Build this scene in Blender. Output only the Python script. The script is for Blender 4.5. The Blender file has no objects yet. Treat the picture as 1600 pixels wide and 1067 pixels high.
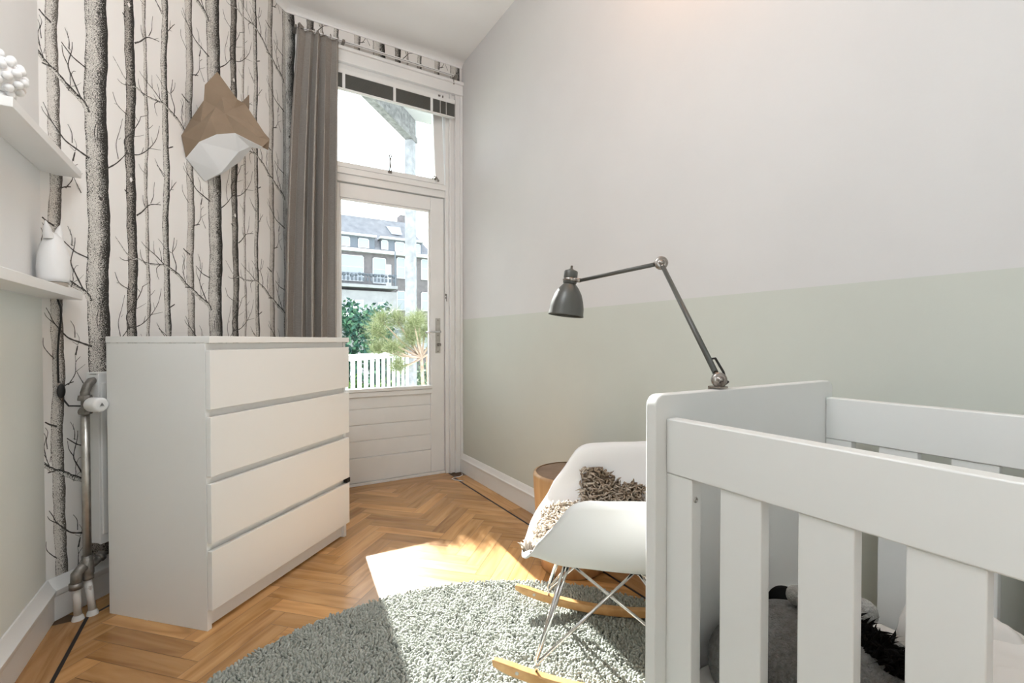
import bpy, bmesh, math, random
import numpy as np
from mathutils import Vector, Matrix

S = bpy.context.scene
COL = S.collection
PI = math.pi
random.seed(7)
RNG = np.random.default_rng(11)

# ---------------------------------------------------------------- camera
YAW = math.radians(30.56)
cam_d = bpy.data.cameras.new('camera')
cam = bpy.data.objects.new('camera', cam_d)
COL.objects.link(cam)
cam.location = (0, 0, 0.985)
cam.rotation_euler = (math.radians(90 - 0.855), 0, -YAW)
cam_d.sensor_width = 36.0
cam_d.lens = 728.7 / 1600 * 36.0
cam_d.shift_y = (542.96 - 533.5) / 1600
cam_d.clip_start = 0.02
cam_d.clip_end = 300
S.camera = cam

# ---------------------------------------------------------------- view, sky, sun, daylight
S.view_settings.view_transform = 'Standard'
S.view_settings.look = 'None'
S.view_settings.gamma = 1.0
S.view_settings.use_curve_mapping = False
S.view_settings.exposure = 0.40

world = bpy.data.worlds.new('world')
S.world = world
world.use_nodes = True
bg = world.node_tree.nodes['Background']
bg.inputs[0].default_value = (0.88, 0.95, 1.0, 1)
bg.inputs[1].default_value = 3.4

sun_d = bpy.data.lights.new('sun', 'SUN')
sun_d.energy = 20.0
sun_d.color = (1.0, 0.965, 0.92)
sun_d.angle = math.radians(0.55)
sun = bpy.data.objects.new('sun', sun_d)
COL.objects.link(sun)
sun.rotation_euler = Vector((-0.093, -1.0, -0.612)).to_track_quat('-Z', 'Y').to_euler()
sun.location = (1, 8, 6)

# ---------------------------------------------------------------- mesh helpers
class MB:
    """collects shapes, then builds ONE mesh object"""
    def __init__(s): s.v = []; s.f = []; s.uv = {}; s.mi = []; s.sm = []
    def add(s, vs, fs, mi=0, smooth=False):
        b = len(s.v); s.v += [tuple(v) for v in vs]
        for f in fs:
            s.f.append(tuple(b + i for i in f)); s.mi.append(mi); s.sm.append(smooth)
        return s
    def box(s, x0, x1, y0, y1, z0, z1, mi=0):
        vs = [(x, y, z) for x in (x0, x1) for y in (y0, y1) for z in (z0, z1)]
        return s.add(vs, [(0, 1, 3, 2), (4, 6, 7, 5), (0, 4, 5, 1), (2, 3, 7, 6), (0, 2, 6, 4), (1, 5, 7, 3)], mi)
    def prism(s, poly, z0, z1, mi=0):
        n = len(poly)
        vs = [(x, y, z0) for x, y in poly] + [(x, y, z1) for x, y in poly]
        fs = [tuple(range(n - 1, -1, -1)), tuple(range(n, 2 * n))] + [(i, (i + 1) % n, n + (i + 1) % n, n + i) for i in range(n)]
        return s.add(vs, fs, mi)
    def extrude(s, prof, p0, p1, xax, zax, mi=0):
        """profile (a,b) -> a*xax+b*zax swept straight from p0 to p1"""
        xa, za = Vector(xax), Vector(zax); n = len(prof)
        vs = [Vector(p0) + xa * a + za * b for a, b in prof] + [Vector(p1) + xa * a + za * b for a, b in prof]
        fs = [tuple(range(n - 1, -1, -1)), tuple(range(n, 2 * n))] + [(i, (i + 1) % n, n + (i + 1) % n, n + i) for i in range(n)]
        return s.add(vs, fs, mi)
    def tube(s, pts, r, n=10, caps=True, mi=0):
        pts = [Vector(p) for p in pts]; m = len(pts)
        rs = r if isinstance(r, (list, tuple)) else [r] * m
        up = None; rings = []
        for i, p in enumerate(pts):
            t = (pts[min(i + 1, m - 1)] - pts[max(i - 1, 0)]).normalized()
            if up is None:
                up = Vector((0, 0, 1)) if abs(t.z) < 0.9 else Vector((1, 0, 0))
            u = (up - t * up.dot(t))
            if u.length < 1e-6: u = t.orthogonal()
            u.normalize(); up = u; w = t.cross(u)
            rings.append([p + (u * math.cos(2 * PI * k / n) + w * math.sin(2 * PI * k / n)) * rs[i] for k in range(n)])
        vs = [v for ring in rings for v in ring]
        fs = [(i * n + k, i * n + (k + 1) % n, (i + 1) * n + (k + 1) % n, (i + 1) * n + k) for i in range(m - 1) for k in range(n)]
        s.add(vs, fs, mi, True)
        if caps:
            s.add(rings[0], [tuple(range(n - 1, -1, -1))], mi); s.add(rings[-1], [tuple(range(n))], mi)
        return s
    def lathe(s, prof, c=(0, 0, 0), axis=(0, 0, 1), n=32, mi=0, smooth=True):
        """profile (r, h) about axis through c"""
        ax = Vector(axis).normalized(); u = ax.orthogonal().normalized(); w = ax.cross(u); c = Vector(c)
        vs = []
        for r, h in prof:
            for k in range(n):
                a = 2 * PI * k / n
                vs.append(c + ax * h + (u * math.cos(a) + w * math.sin(a)) * max(r, 1e-5))
        m = len(prof)
        fs = [(i * n + k, i * n + (k + 1) % n, (i + 1) * n + (k + 1) % n, (i + 1) * n + k) for i in range(m - 1) for k in range(n)]
        return s.add(vs, fs, mi, smooth)
    def ball(s, c, rx, ry=None, rz=None, n=16, m=10, mi=0):
        ry = ry or rx; rz = rz or rx
        vs = [(c[0] + rx * math.sin(PI * j / m) * math.cos(2 * PI * i / n), c[1] + ry * math.sin(PI * j / m) * math.sin(2 * PI * i / n), c[2] + rz * math.cos(PI * j / m)) for j in range(m + 1) for i in range(n)]
        fs = [(j * n + i, (j + 1) * n + i, (j + 1) * n + (i + 1) % n, j * n + (i + 1) % n) for j in range(m) for i in range(n)]
        return s.add(vs, fs, mi, True)
    def xf(s, M):
        s.v = [tuple(M @ Vector(v)) for v in s.v]; return s
    def build(s, name, mat, parent=None, bevel=0.0, seg=2, weld=True):
        me = bpy.data.meshes.new(name)
        me.from_pydata(s.v, [], s.f)
        mats = mat if isinstance(mat, (list, tuple)) else [mat]
        for m in mats: me.materials.append(m)
        me.polygons.foreach_set('material_index', s.mi)
        me.polygons.foreach_set('use_smooth', s.sm)
        bm = bmesh.new(); bm.from_mesh(me)
        if weld and not bevel: bmesh.ops.remove_doubles(bm, verts=bm.verts, dist=1e-5)
        bmesh.ops.recalc_face_normals(bm, faces=bm.faces)
        bm.to_mesh(me); bm.free()
        o = bpy.data.objects.new(name, me); COL.objects.link(o)
        if parent: o.parent = parent
        if bevel:
            b = o.modifiers.new('bevel', 'BEVEL'); b.width = bevel; b.segments = seg; b.limit_method = 'ANGLE'; b.angle_limit = math.radians(40)
            for p in me.polygons: p.use_smooth = True
            w = o.modifiers.new('wn', 'WEIGHTED_NORMAL'); w.keep_sharp = True
        return o

def thing(name, label, cat, loc=(0, 0, 0), rotz=0.0, group=None):
    o = bpy.data.objects.new(name, None); COL.objects.link(o)
    o.empty_display_size = 0.05
    o.location = loc; o.rotation_euler = (0, 0, rotz)
    o['label'] = label; o['category'] = cat
    if group: o['group'] = group
    return o
def tag(o, label, cat, group=None, kind=None):
    o['label'] = label; o['category'] = cat
    if group: o['group'] = group
    if kind: o['kind'] = kind
    return o
def struct(o): o['kind'] = 'structure'; return o
def holder(name, loc=(0, 0, 0)):
    o = bpy.data.objects.new(name, None); COL.objects.link(o); o.location = loc; o.empty_display_size = 0.05
    return struct(o)

def fastmesh(name, V, F, mat, parent=None, smooth=False, attr=None):
    """numpy arrays -> mesh; F is (n,k)"""
    me = bpy.data.meshes.new(name)
    V = np.asarray(V, dtype=np.float32); F = np.asarray(F, dtype=np.int32)
    n, k = F.shape
    tri = (F[:, 2] == F[:, 3]) if k == 4 else np.zeros(n, bool)
    tot = np.where(tri, 3, k).astype(np.int32)
    idx = F.ravel()[(np.ones((n, k), bool) & ~(tri[:, None] & (np.arange(k) == 3)[None])).ravel()]
    start = np.concatenate([[0], np.cumsum(tot)[:-1]]).astype(np.int32)
    me.vertices.add(len(V)); me.vertices.foreach_set('co', V.ravel())
    me.loops.add(len(idx)); me.loops.foreach_set('vertex_index', idx.astype(np.int32))
    me.polygons.add(n)
    me.polygons.foreach_set('loop_start', start)
    me.update(calc_edges=True)
    me.polygons.foreach_set('use_smooth', np.full(n, smooth))
    me.materials.append(mat)
    if attr is not None:
        a = me.attributes.new('tone', 'FLOAT', 'POINT'); a.data.foreach_set('value', np.asarray(attr, dtype=np.float32))
    o = bpy.data.objects.new(name, me); COL.objects.link(o)
    if parent: o.parent = parent
    return o

# ---------------------------------------------------------------- materials
def mat(name, col=(0.8, 0.8, 0.8), rough=0.5, metal=0.0, spec=0.5, coat=0.0):
    m = bpy.data.materials.new(name); m.use_nodes = True
    b = m.node_tree.nodes['Principled BSDF']
    b.inputs['Base Color'].default_value = (*col, 1); b.inputs['Roughness'].default_value = rough
    b.inputs['Metallic'].default_value = metal; b.inputs['Specular IOR Level'].default_value = spec
    if coat: b.inputs['Coat Weight'].default_value = coat
    return m
def N(m, t, **kw):
    n = m.node_tree.nodes.new(t)
    for k, v in kw.items(): setattr(n, k, v)
    return n
def L(m, a, b): m.node_tree.links.new(a, b)
def B(m): return m.node_tree.nodes['Principled BSDF']
def ramp(m, stops, interp='LINEAR'):
    r = N(m, 'ShaderNodeValToRGB'); e = r.color_ramp; e.interpolation = interp
    e.elements[0].position, e.elements[0].color = stops[0][0], (*stops[0][1], 1)
    e.elements[1].position, e.elements[1].color = stops[-1][0], (*stops[-1][1], 1)
    for p, c in stops[1:-1]:
        x = e.elements.new(p); x.color = (*c, 1)
    return r
def noisy(name, c0, c1, scale=8, rough=0.5, bump=0.0, bscale=60, stretch=(1, 1, 1), metal=0.0, detail=4, coords='Object', spec=0.5):
    m = mat(name, c0, rough, metal, spec)
    tc = N(m, 'ShaderNodeTexCoord'); mp = N(m, 'ShaderNodeMapping'); mp.inputs['Scale'].default_value = stretch
    L(m, tc.outputs[coords], mp.inputs[0])
    n = N(m, 'ShaderNodeTexNoise'); n.inputs['Scale'].default_value = scale; n.inputs['Detail'].default_value = detail
    L(m, mp.outputs[0], n.inputs['Vector'])
    r = ramp(m, [(0.3, c0), (0.7, c1)]); L(m, n.outputs[0], r.inputs[0]); L(m, r.outputs[0], B(m).inputs['Base Color'])
    if bump:
        n2 = N(m, 'ShaderNodeTexNoise'); n2.inputs['Scale'].default_value = bscale; n2.inputs['Detail'].default_value = 3
        L(m, mp.outputs[0], n2.inputs['Vector'])
        bp = N(m, 'ShaderNodeBump'); bp.inputs['Strength'].default_value = bump; bp.inputs['Distance'].default_value = 0.01
        L(m, n2.outputs[0], bp.inputs['Height']); L(m, bp.outputs[0], B(m).inputs['Normal'])
    return m

M = {}
M['white_paint'] = noisy('white_paint', (0.84, 0.84, 0.825), (0.86, 0.86, 0.85), 5, 0.38, 0.02, 40)
M['trim_paint'] = noisy('trim_paint', (0.81, 0.81, 0.80), (0.85, 0.85, 0.84), 6, 0.32, 0.05, 25)
M['ceiling'] = mat('ceiling_plaster', (0.89, 0.89, 0.885), 0.8)
M['laminate'] = mat('white_laminate', (0.87, 0.87, 0.86), 0.42)
M['crib_white'] = noisy('crib_lacquer', (0.755, 0.755, 0.735), (0.775, 0.775, 0.755), 4, 0.36, 0.015, 30)
M['chrome'] = mat('chrome', (0.75, 0.75, 0.76), 0.12, 1.0)
M['steel'] = noisy('worn_steel', (0.45, 0.43, 0.40), (0.62, 0.60, 0.57), 30, 0.35, 0.05, 60, metal=0.9)
M['castiron'] = noisy('pipe_fitting', (0.16, 0.15, 0.135), (0.30, 0.28, 0.26), 40, 0.45, 0.15, 90, metal=0.6)
M['black'] = mat('black_rubber', (0.012, 0.012, 0.012), 0.5)
M['plastic'] = mat('white_plastic', (0.83, 0.83, 0.83), 0.35)
M['shell'] = mat('white_shell_plastic', (0.82, 0.825, 0.83), 0.32)
M['lamp_grey'] = mat('dark_olive_enamel', (0.075, 0.076, 0.068), 0.35, 0.0, 0.6)
M['lamp_in'] = mat('lamp_inside_white', (0.7, 0.7, 0.68), 0.4)
M['nickel'] = mat('worn_nickel', (0.34, 0.31, 0.285), 0.25, 1.0)
M['kraft'] = noisy('kraft_paper', (0.235, 0.170, 0.115), (0.262, 0.192, 0.132), 12, 0.85)
M['paper'] = mat('white_card', (0.80, 0.81, 0.82), 0.8)

# painted plaster with a colour change at a height
def band_wall(name, low, high, h):
    m = mat(name, high, 0.75, spec=0.3)
    g = N(m, 'ShaderNodeNewGeometry'); sx = N(m, 'ShaderNodeSeparateXYZ'); L(m, g.outputs['Position'], sx.inputs[0])
    c = N(m, 'ShaderNodeMath', operation='GREATER_THAN'); c.inputs[1].default_value = h; L(m, sx.outputs[2], c.inputs[0])
    mx = N(m, 'ShaderNodeMix', data_type='RGBA'); L(m, c.outputs[0], mx.inputs[0])
    mx.inputs[6].default_value = (*low, 1); mx.inputs[7].default_value = (*high, 1)
    n = N(m, 'ShaderNodeTexNoise'); n.inputs['Scale'].default_value = 3.0; n.inputs['Detail'].default_value = 5
    L(m, g.outputs['Position'], n.inputs['Vector'])
    r = ramp(m, [(0.35, (0.97, 0.97, 0.97)), (0.65, (1, 1, 1))]); L(m, n.outputs[0], r.inputs[0])
    ml = N(m, 'ShaderNodeMix', data_type='RGBA', blend_type='MULTIPLY'); ml.inputs[0].default_value = 1
    L(m, mx.outputs[2], ml.inputs[6]); L(m, r.outputs[0], ml.inputs[7]); L(m, ml.outputs[2], B(m).inputs['Base Color'])
    n2 = N(m, 'ShaderNodeTexNoise'); n2.inputs['Scale'].default_value = 90; L(m, g.outputs['Position'], n2.inputs['Vector'])
    bp = N(m, 'ShaderNodeBump'); bp.inputs['Strength'].default_value = 0.04; bp.inputs['Distance'].default_value = 0.005
    L(m, n2.outputs[0], bp.inputs['Height']); L(m, bp.outputs[0], B(m).inputs['Normal'])
    return m
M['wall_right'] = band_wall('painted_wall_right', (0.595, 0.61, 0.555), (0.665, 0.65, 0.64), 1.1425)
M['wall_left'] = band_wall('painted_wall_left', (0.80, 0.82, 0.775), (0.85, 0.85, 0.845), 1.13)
M['wallpaper'] = mat('wallpaper_ground', (0.82, 0.80, 0.775), 0.75, spec=0.3)

# printed bark: black stipple on ivory, printed darker towards one edge (UV.x across, UV.y metres along)
def bark_mat(name, base, dens, dark, sc=1.0, ink=(0.035, 0.033, 0.03)):
    m = mat(name, base, 0.8, spec=0.2)
    uv = N(m, 'ShaderNodeUVMap'); sp = N(m, 'ShaderNodeSeparateXYZ'); L(m, uv.outputs[0], sp.inputs[0])
    at = N(m, 'ShaderNodeNewGeometry')
    mp = N(m, 'ShaderNodeMapping'); mp.inputs['Scale'].default_value = (300 * sc, 300 * sc, 470 * sc); L(m, at.outputs['Position'], mp.inputs[0])
    n = N(m, 'ShaderNodeTexNoise'); n.inputs['Scale'].default_value = 1.0; n.inputs['Detail'].default_value = 1.5
    L(m, mp.outputs[0], n.inputs['Vector'])
    n2 = N(m, 'ShaderNodeTexNoise'); n2.inputs['Scale'].default_value = 14; n2.inputs['Detail'].default_value = 3
    L(m, at.outputs['Position'], n2.inputs['Vector'])
    r = ramp(m, [(0.0, (0.16,) * 3), (0.12, (0.0,) * 3), (0.45, (0.02,) * 3), (0.72, (0.16,) * 3), (0.92, (0.30,) * 3), (1.0, (0.38,) * 3)])
    L(m, sp.outputs[0], r.inputs[0])
    a = N(m, 'ShaderNodeMath', operation='MULTIPLY_ADD'); a.inputs[1].default_value = dark; a.inputs[2].default_value = dens
    L(m, r.outputs[0], a.inputs[0])
    b2 = N(m, 'ShaderNodeMath', operation='MULTIPLY_ADD'); b2.inputs[1].default_value = 0.22; L(m, n2.outputs[0], b2.inputs[0]); L(m, a.outputs[0], b2.inputs[2])
    d = N(m, 'ShaderNodeMath', operation='SUBTRACT'); L(m, b2.outputs[0], d.inputs[0]); L(m, n.outputs[0], d.inputs[1])
    e = N(m, 'ShaderNodeMapRange'); e.inputs[1].default_value = -0.055; e.inputs[2].default_value = 0.055; L(m, d.outputs[0], e.inputs[0])
    mx = N(m, 'ShaderNodeMix', data_type='RGBA'); L(m, e.outputs[0], mx.inputs[0])
    mx.inputs[6].default_value = (*base, 1); mx.inputs[7].default_value = (*ink, 1); L(m, mx.outputs[2], B(m).inputs['Base Color'])
    return m
M['bark'] = bark_mat('printed_bark', (0.70, 0.68, 0.64), 0.30, 1.0)
M['bark_light'] = bark_mat('printed_bark_light', (0.68, 0.65, 0.61), 0.27, 0.9, 1.2, (0.10, 0.09, 0.08))
M['bark_dark'] = bark_mat('printed_bark_dark', (0.50, 0.47, 0.43), 0.36, 0.9)
M['twig'] = mat('printed_twig', (0.06, 0.055, 0.05), 0.8)

def wood(name, c0, c1, c2, rough=0.35, scale=1.0, uvn=False):
    m = mat(name, c0, rough)
    if uvn:
        src = N(m, 'ShaderNodeUVMap').outputs[0]
    else:
        src = N(m, 'ShaderNodeTexCoord').outputs['Object']
    mp = N(m, 'ShaderNodeMapping'); mp.inputs['Scale'].default_value = (3 * scale, 26 * scale, 26 * scale); L(m, src, mp.inputs[0])
    n = N(m, 'ShaderNodeTexNoise'); n.inputs['Scale'].default_value = 1.0; n.inputs['Detail'].default_value = 6; n.inputs['Distortion'].default_value = 0.8
    L(m, mp.outputs[0], n.inputs['Vector'])
    r = ramp(m, [(0.28, c0), (0.5, c1), (0.72, c2)]); L(m, n.outputs[0], r.inputs[0])
    return m, r, n, mp

mf, r_, n_, mp_ = wood('oak_herringbone', (0.40, 0.20, 0.07), (0.56, 0.30, 0.115), (0.66, 0.38, 0.16), 0.27, 1.0, True)
att = N(mf, 'ShaderNodeAttribute', attribute_name='tone')
rr = ramp(mf, [(0.0, (0.70, 0.68, 0.66)), (0.5, (0.95, 0.95, 0.95)), (1.0, (1.16, 1.14, 1.10))]); L(mf, att.outputs['Fac'], rr.inputs[0])
mm = N(mf, 'ShaderNodeMix', data_type='RGBA', blend_type='MULTIPLY'); mm.inputs[0].default_value = 1
L(mf, r_.outputs[0], mm.inputs[6]); L(mf, rr.outputs[0], mm.inputs[7]); L(mf, mm.outputs[2], B(mf).inputs['Base Color'])
bp = N(mf, 'ShaderNodeBump'); bp.inputs['Strength'].default_value = 0.12; bp.inputs['Distance'].default_value = 0.004
L(mf, n_.outputs[0], bp.inputs['Height']); L(mf, bp.outputs[0], B(mf).inputs['Normal'])
M['floor'] = mf
M['joint'] = mat('floor_joint', (0.10, 0.055, 0.025), 0.6)
M['inlay'] = mat('dark_inlay', (0.018, 0.014, 0.012), 0.75)
mw, r_, n_, mp_ = wood('maple_rocker', (0.50, 0.27, 0.10), (0.58, 0.33, 0.135), (0.64, 0.39, 0.17), 0.35, 1.0)
L(mw, r_.outputs[0], B(mw).inputs['Base Color']); M['maple'] = mw
ms, r_, n_, mp_ = wood('stool_wood', (0.40, 0.22, 0.10), (0.52, 0.31, 0.15), (0.60, 0.38, 0.20), 0.4, 1.0)
mp_.inputs['Scale'].default_value = (22, 22, 2.5)
L(ms, r_.outputs[0], B(ms).inputs['Base Color']); M['stool'] = ms
M['stool_top'] = noisy('stool_end_grain', (0.17, 0.10, 0.06), (0.27, 0.17, 0.11), 16, 0.45, 0.1, 60)

def toned(name, stops, rough=0.9):
    m = mat(name, stops[0][1], rough, spec=0.15)
    a = N(m, 'ShaderNodeAttribute', attribute_name='tone'); r = ramp(m, stops)
    L(m, a.outputs['Fac'], r.inputs[0]); L(m, r.outputs[0], B(m).inputs['Base Color'])
    return m
M['rug'] = toned('rug_pile', [(0.0, (0.11, 0.12, 0.105)), (0.5, (0.27, 0.29, 0.26)), (1.0, (0.45, 0.47, 0.435))])
M['rug_back'] = mat('rug_backing', (0.12, 0.13, 0.115), 0.95)
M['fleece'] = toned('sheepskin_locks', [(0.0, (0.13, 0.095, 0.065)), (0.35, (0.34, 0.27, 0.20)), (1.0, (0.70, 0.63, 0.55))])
M['plush'] = noisy('grey_plush', (0.17, 0.17, 0.165), (0.26, 0.26, 0.25), 90, 0.95, 1.0, 260)
M['plush_light'] = noisy('pale_grey_plush', (0.36, 0.36, 0.34), (0.46, 0.46, 0.44), 60, 0.95, 0.8, 240)
M['mane'] = mat('black_mane', (0.006, 0.006, 0.006), 0.9, spec=0.1)
M['bedding'] = noisy('white_cotton', (0.70, 0.675, 0.64), (0.76, 0.735, 0.70), 6, 0.9, 0.25, 18)
M['print'] = mat('printed_motif', (0.32, 0.17, 0.11), 0.9)

# curtain linen
mc = mat('grey_linen', (0.27, 0.25, 0.235), 0.9, spec=0.1)
tc = N(mc, 'ShaderNodeTexCoord'); mp = N(mc, 'ShaderNodeMapping'); mp.inputs['Scale'].default_value = (60, 60, 700); L(mc, tc.outputs['Object'], mp.inputs[0])
nn = N(mc, 'ShaderNodeTexNoise'); nn.inputs['Scale'].default_value = 1; nn.inputs['Detail'].default_value = 3; L(mc, mp.outputs[0], nn.inputs['Vector'])
r = ramp(mc, [(0.3, (0.30, 0.275, 0.252)), (0.7, (0.40, 0.37, 0.34))]); L(mc, nn.outputs[0], r.inputs[0]); L(mc, r.outputs[0], B(mc).inputs['Base Color'])
M['linen'] = mc
M['blind'] = mat('blind_slat_grey', (0.17, 0.168, 0.155), 0.5)

def glass_mat():
    m = bpy.data.materials.new('window_glass'); m.use_nodes = True
    nt = m.node_tree; nt.nodes.remove(nt.nodes['Principled BSDF'])
    out = nt.nodes['Material Output']
    t = N(m, 'ShaderNodeBsdfTransparent'); t.inputs[0].default_value = (0.97, 0.985, 0.98, 1)
    g = N(m, 'ShaderNodeBsdfGlossy'); g.inputs['Roughness'].default_value = 0.02
    f = N(m, 'ShaderNodeFresnel'); f.inputs[0].default_value = 1.35
    mx = N(m, 'ShaderNodeMixShader'); L(m, f.outputs[0], mx.inputs[0]); L(m, t.outputs[0], mx.inputs[1]); L(m, g.outputs[0], mx.inputs[2])
    L(m, mx.outputs[0], out.inputs[0])
    return m
M['glass'] = glass_mat()

# ---------------------------------------------------------------- room dimensions
XL, XR, YB, YR, ZC = -0.58, 1.455, 3.20, -1.60, 3.03
TA = Vector((XL, 2.22, 0)); ANG = math.radians(41.0)
TD = Vector((math.sin(ANG), math.cos(ANG), 0)); TN = Vector((TD.y, -TD.x, 0))      # along / out of the tree wall
TLEN = (YB - 2.22) / TD.y
XC = XL + TLEN * TD.x                                                               # corner of tree wall and door wall
def W(t, p, z): return TA + TD * t + TN * p + Vector((0, 0, z))
# ================================================================ ROOM SHELL
# floor: herringbone boards laid at 45 degrees inside a border with a dark inlay line
def build_floor():
    w, Lp = 0.072, 0.36
    V, F, MI, UV, TO = [], [], [], [], []
    def quad(pts, uvs, tone, mi=0):
        b = len(V); V.extend(pts); F.append(tuple(range(b, b + len(pts)))); MI.append(mi); UV.append(uvs); TO.append(tone)
    inner = [(-0.46, YR + 0.1), (1.333, YR + 0.1), (1.333, 3.10)]
    # inner outline follows the slanted tree wall at 10 cm
    def wallpt(t, p): q = W(t, p, 0); return (q.x, q.y)
    k = ((3.10) - wallpt(0, 0.115)[1]) / TD.y; c1 = wallpt(k, 0.115)
    k2 = (-0.46 - wallpt(0, 0.115)[0]) / TD.x; c2 = wallpt(k2, 0.115)
    inner += [c1, c2]
    def clip(poly, uvs, region):
        n = len(region)
        for i in range(n):
            ax, ay = region[i]; bx, by = region[(i + 1) % n]
            out, ou = [], []
            m_ = len(poly)
            for j in range(m_):
                p, q = poly[j], poly[(j + 1) % m_]; up, uq = uvs[j], uvs[(j + 1) % m_]
                dp = (bx - ax) * (p[1] - ay) - (by - ay) * (p[0] - ax); dq = (bx - ax) * (q[1] - ay) - (by - ay) * (q[0] - ax)
                if dp >= 0: out.append(p); ou.append(up)
                if dp * dq < 0:
                    t = dp / (dp - dq); out.append((p[0] + (q[0] - p[0]) * t, p[1] + (q[1] - p[1]) * t)); ou.append((up[0] + (uq[0] - up[0]) * t, up[1] + (uq[1] - up[1]) * t))
            poly, uvs = out, ou
            if len(poly) < 3: return None, None
        return poly, uvs
    g = 0.0006; cs = math.sqrt(0.5); rnd = random.Random(5)
    for i in range(-60, 61):
        for j in range(-9, 10):
            ox, oy = i * w + j * Lp, i * w - j * Lp
            for kind in (0, 1):
                if kind == 0: x0, x1, y0, y1 = ox, ox + Lp, oy, oy + w
                else: x0, x1, y0, y1 = ox + Lp, ox + Lp + w, oy + w - Lp, oy + w
                x0 += g; x1 -= g; y0 += g; y1 -= g
                pl = [(x0, y0), (x1, y0), (x1, y1), (x0, y1)]
                if kind == 0: uv = [(0, 0), (Lp, 0), (Lp, w), (0, w)]
                else: uv = [(0, 0), (0, w), (Lp, w), (Lp, 0)]
                du, dv = rnd.random() * 40, rnd.random() * 40
                uv = [(a + du, b + dv) for a, b in uv]
                pl = [((x - y) * cs + 0.4, (x + y) * cs + 1.2) for x, y in pl]
                if min(p[1] for p in pl) > 3.2 or max(p[1] for p in pl) < YR or max(p[0] for p in pl) < -0.6 or min(p[0] for p in pl) > 1.5: continue
                tone = rnd.random()
                pl, uv = clip(pl, uv, inner)
                if pl: quad([(x, y, 0) for x, y in pl], uv, tone)
    # border boards beyond the inlay
    def board(a, b, wd, side):
        a, b = Vector((*a, 0)), Vector((*b, 0)); d = (b - a).normalized(); nrm = Vector((-d.y, d.x, 0)) * side
        Ls = (b - a).length; s = 0
        while s < Ls:
            e = min(Ls, s + 0.9 + rnd.random() * 0.5)
            for r0, r1 in ((0.012, 0.012 + wd),):
                p = [a + d * s + nrm * r0, a + d * (e - g) + nrm * r0, a + d * (e - g) + nrm * r1, a + d * s + nrm * r1]
                u = rnd.random() * 30
                quad([tuple(q) for q in p], [(u, 0), (u + e - s, 0), (u + e - s, wd), (u, wd)], rnd.random() * 0.6)
            s = e
        p = [a + nrm * 0.0, b + nrm * 0.0, b + nrm * 0.011, a + nrm * 0.011]
        quad([(q.x, q.y, 0.0002) for q in p], [(0, 0)] * 4, 0, 1)
    board(inner[0], inner[4], 0.12, 1)
    board(inner[1], inner[2], 0.12, -1)
    board(inner[4], inner[3], 0.12, 1)
    # by the door the border joint is only a hairline, with a plain board up to the threshold
    quad([(c1[0], 3.101, 0), (1.345, 3.101, 0), (1.345, 3.34, 0), (0.15, 3.34, 0), (0.15, 3.101, 0)], [(0, 0), (1, 0), (1, .2), (0, .2), (0, .1)], 0.25)
    quad([(-0.62, YR - 0.1, -0.002), (1.5, YR - 0.1, -0.002), (1.5, 3.34, -0.002), (-0.62, 3.34, -0.002)], [(0, 0)] * 4, 0, 2)
    quad([(-0.62, YR - 0.1, -0.05), (-0.62, 3.34, -0.05), (1.5, 3.34, -0.05), (1.5, YR - 0.1, -0.05)], [(0, 0)] * 4, 0, 2)
    me = bpy.data.meshes.new('floor'); me.from_pydata(V, [], F)
    for m in (M['floor'], M['inlay'], M['joint']): me.materials.append(m)
    me.uv_layers.new(name='UVMap'); me.attributes.new('tone', 'FLOAT', 'CORNER')
    fu = np.array([c for u in UV for c in u], dtype=np.float32).ravel()
    ft = np.repeat(np.array(TO, dtype=np.float32), [len(u) for u in UV])
    me.polygons.foreach_set('material_index', np.array(MI, dtype=np.int32))
    me.uv_layers['UVMap'].data.foreach_set('uv', fu)
    me.attributes['tone'].data.foreach_set('value', ft)
    me.update()
    o = bpy.data.objects.new('floor', me); COL.objects.link(o); return struct(o)
build_floor()

# ceiling with a small cove along the slanted wall and the door wall
mb = MB()
mb.prism([(XL - 0.2, YR - 0.2), (XR + 0.2, YR - 0.2), (XR + 0.2, YB + 0.3), (XL - 0.2, YB + 0.3)], ZC, ZC + 0.1)
struct(mb.build('ceiling', M['ceiling']))
cove = [(0, -0.03), (0.006, -0.03)] + [(0.006 + 0.06 * (1 - math.cos(a)), -0.03 + 0.03 * math.sin(a)) for a in [PI / 2 * k / 6 for k in range(1, 7)]] + [(0, 0)]
struct(MB().extrude(cove, (XC - 0.05, YB, ZC), (XR, YB, ZC), (0, -1, 0), (0, 0, 1)).build('trim_1', M['ceiling']))
struct(MB().extrude(cove, W(-0.02, 0, ZC), W(TLEN + 0.03, 0, ZC), tuple(TN), (0, 0, 1)).build('trim_2', M['ceiling']))

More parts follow.
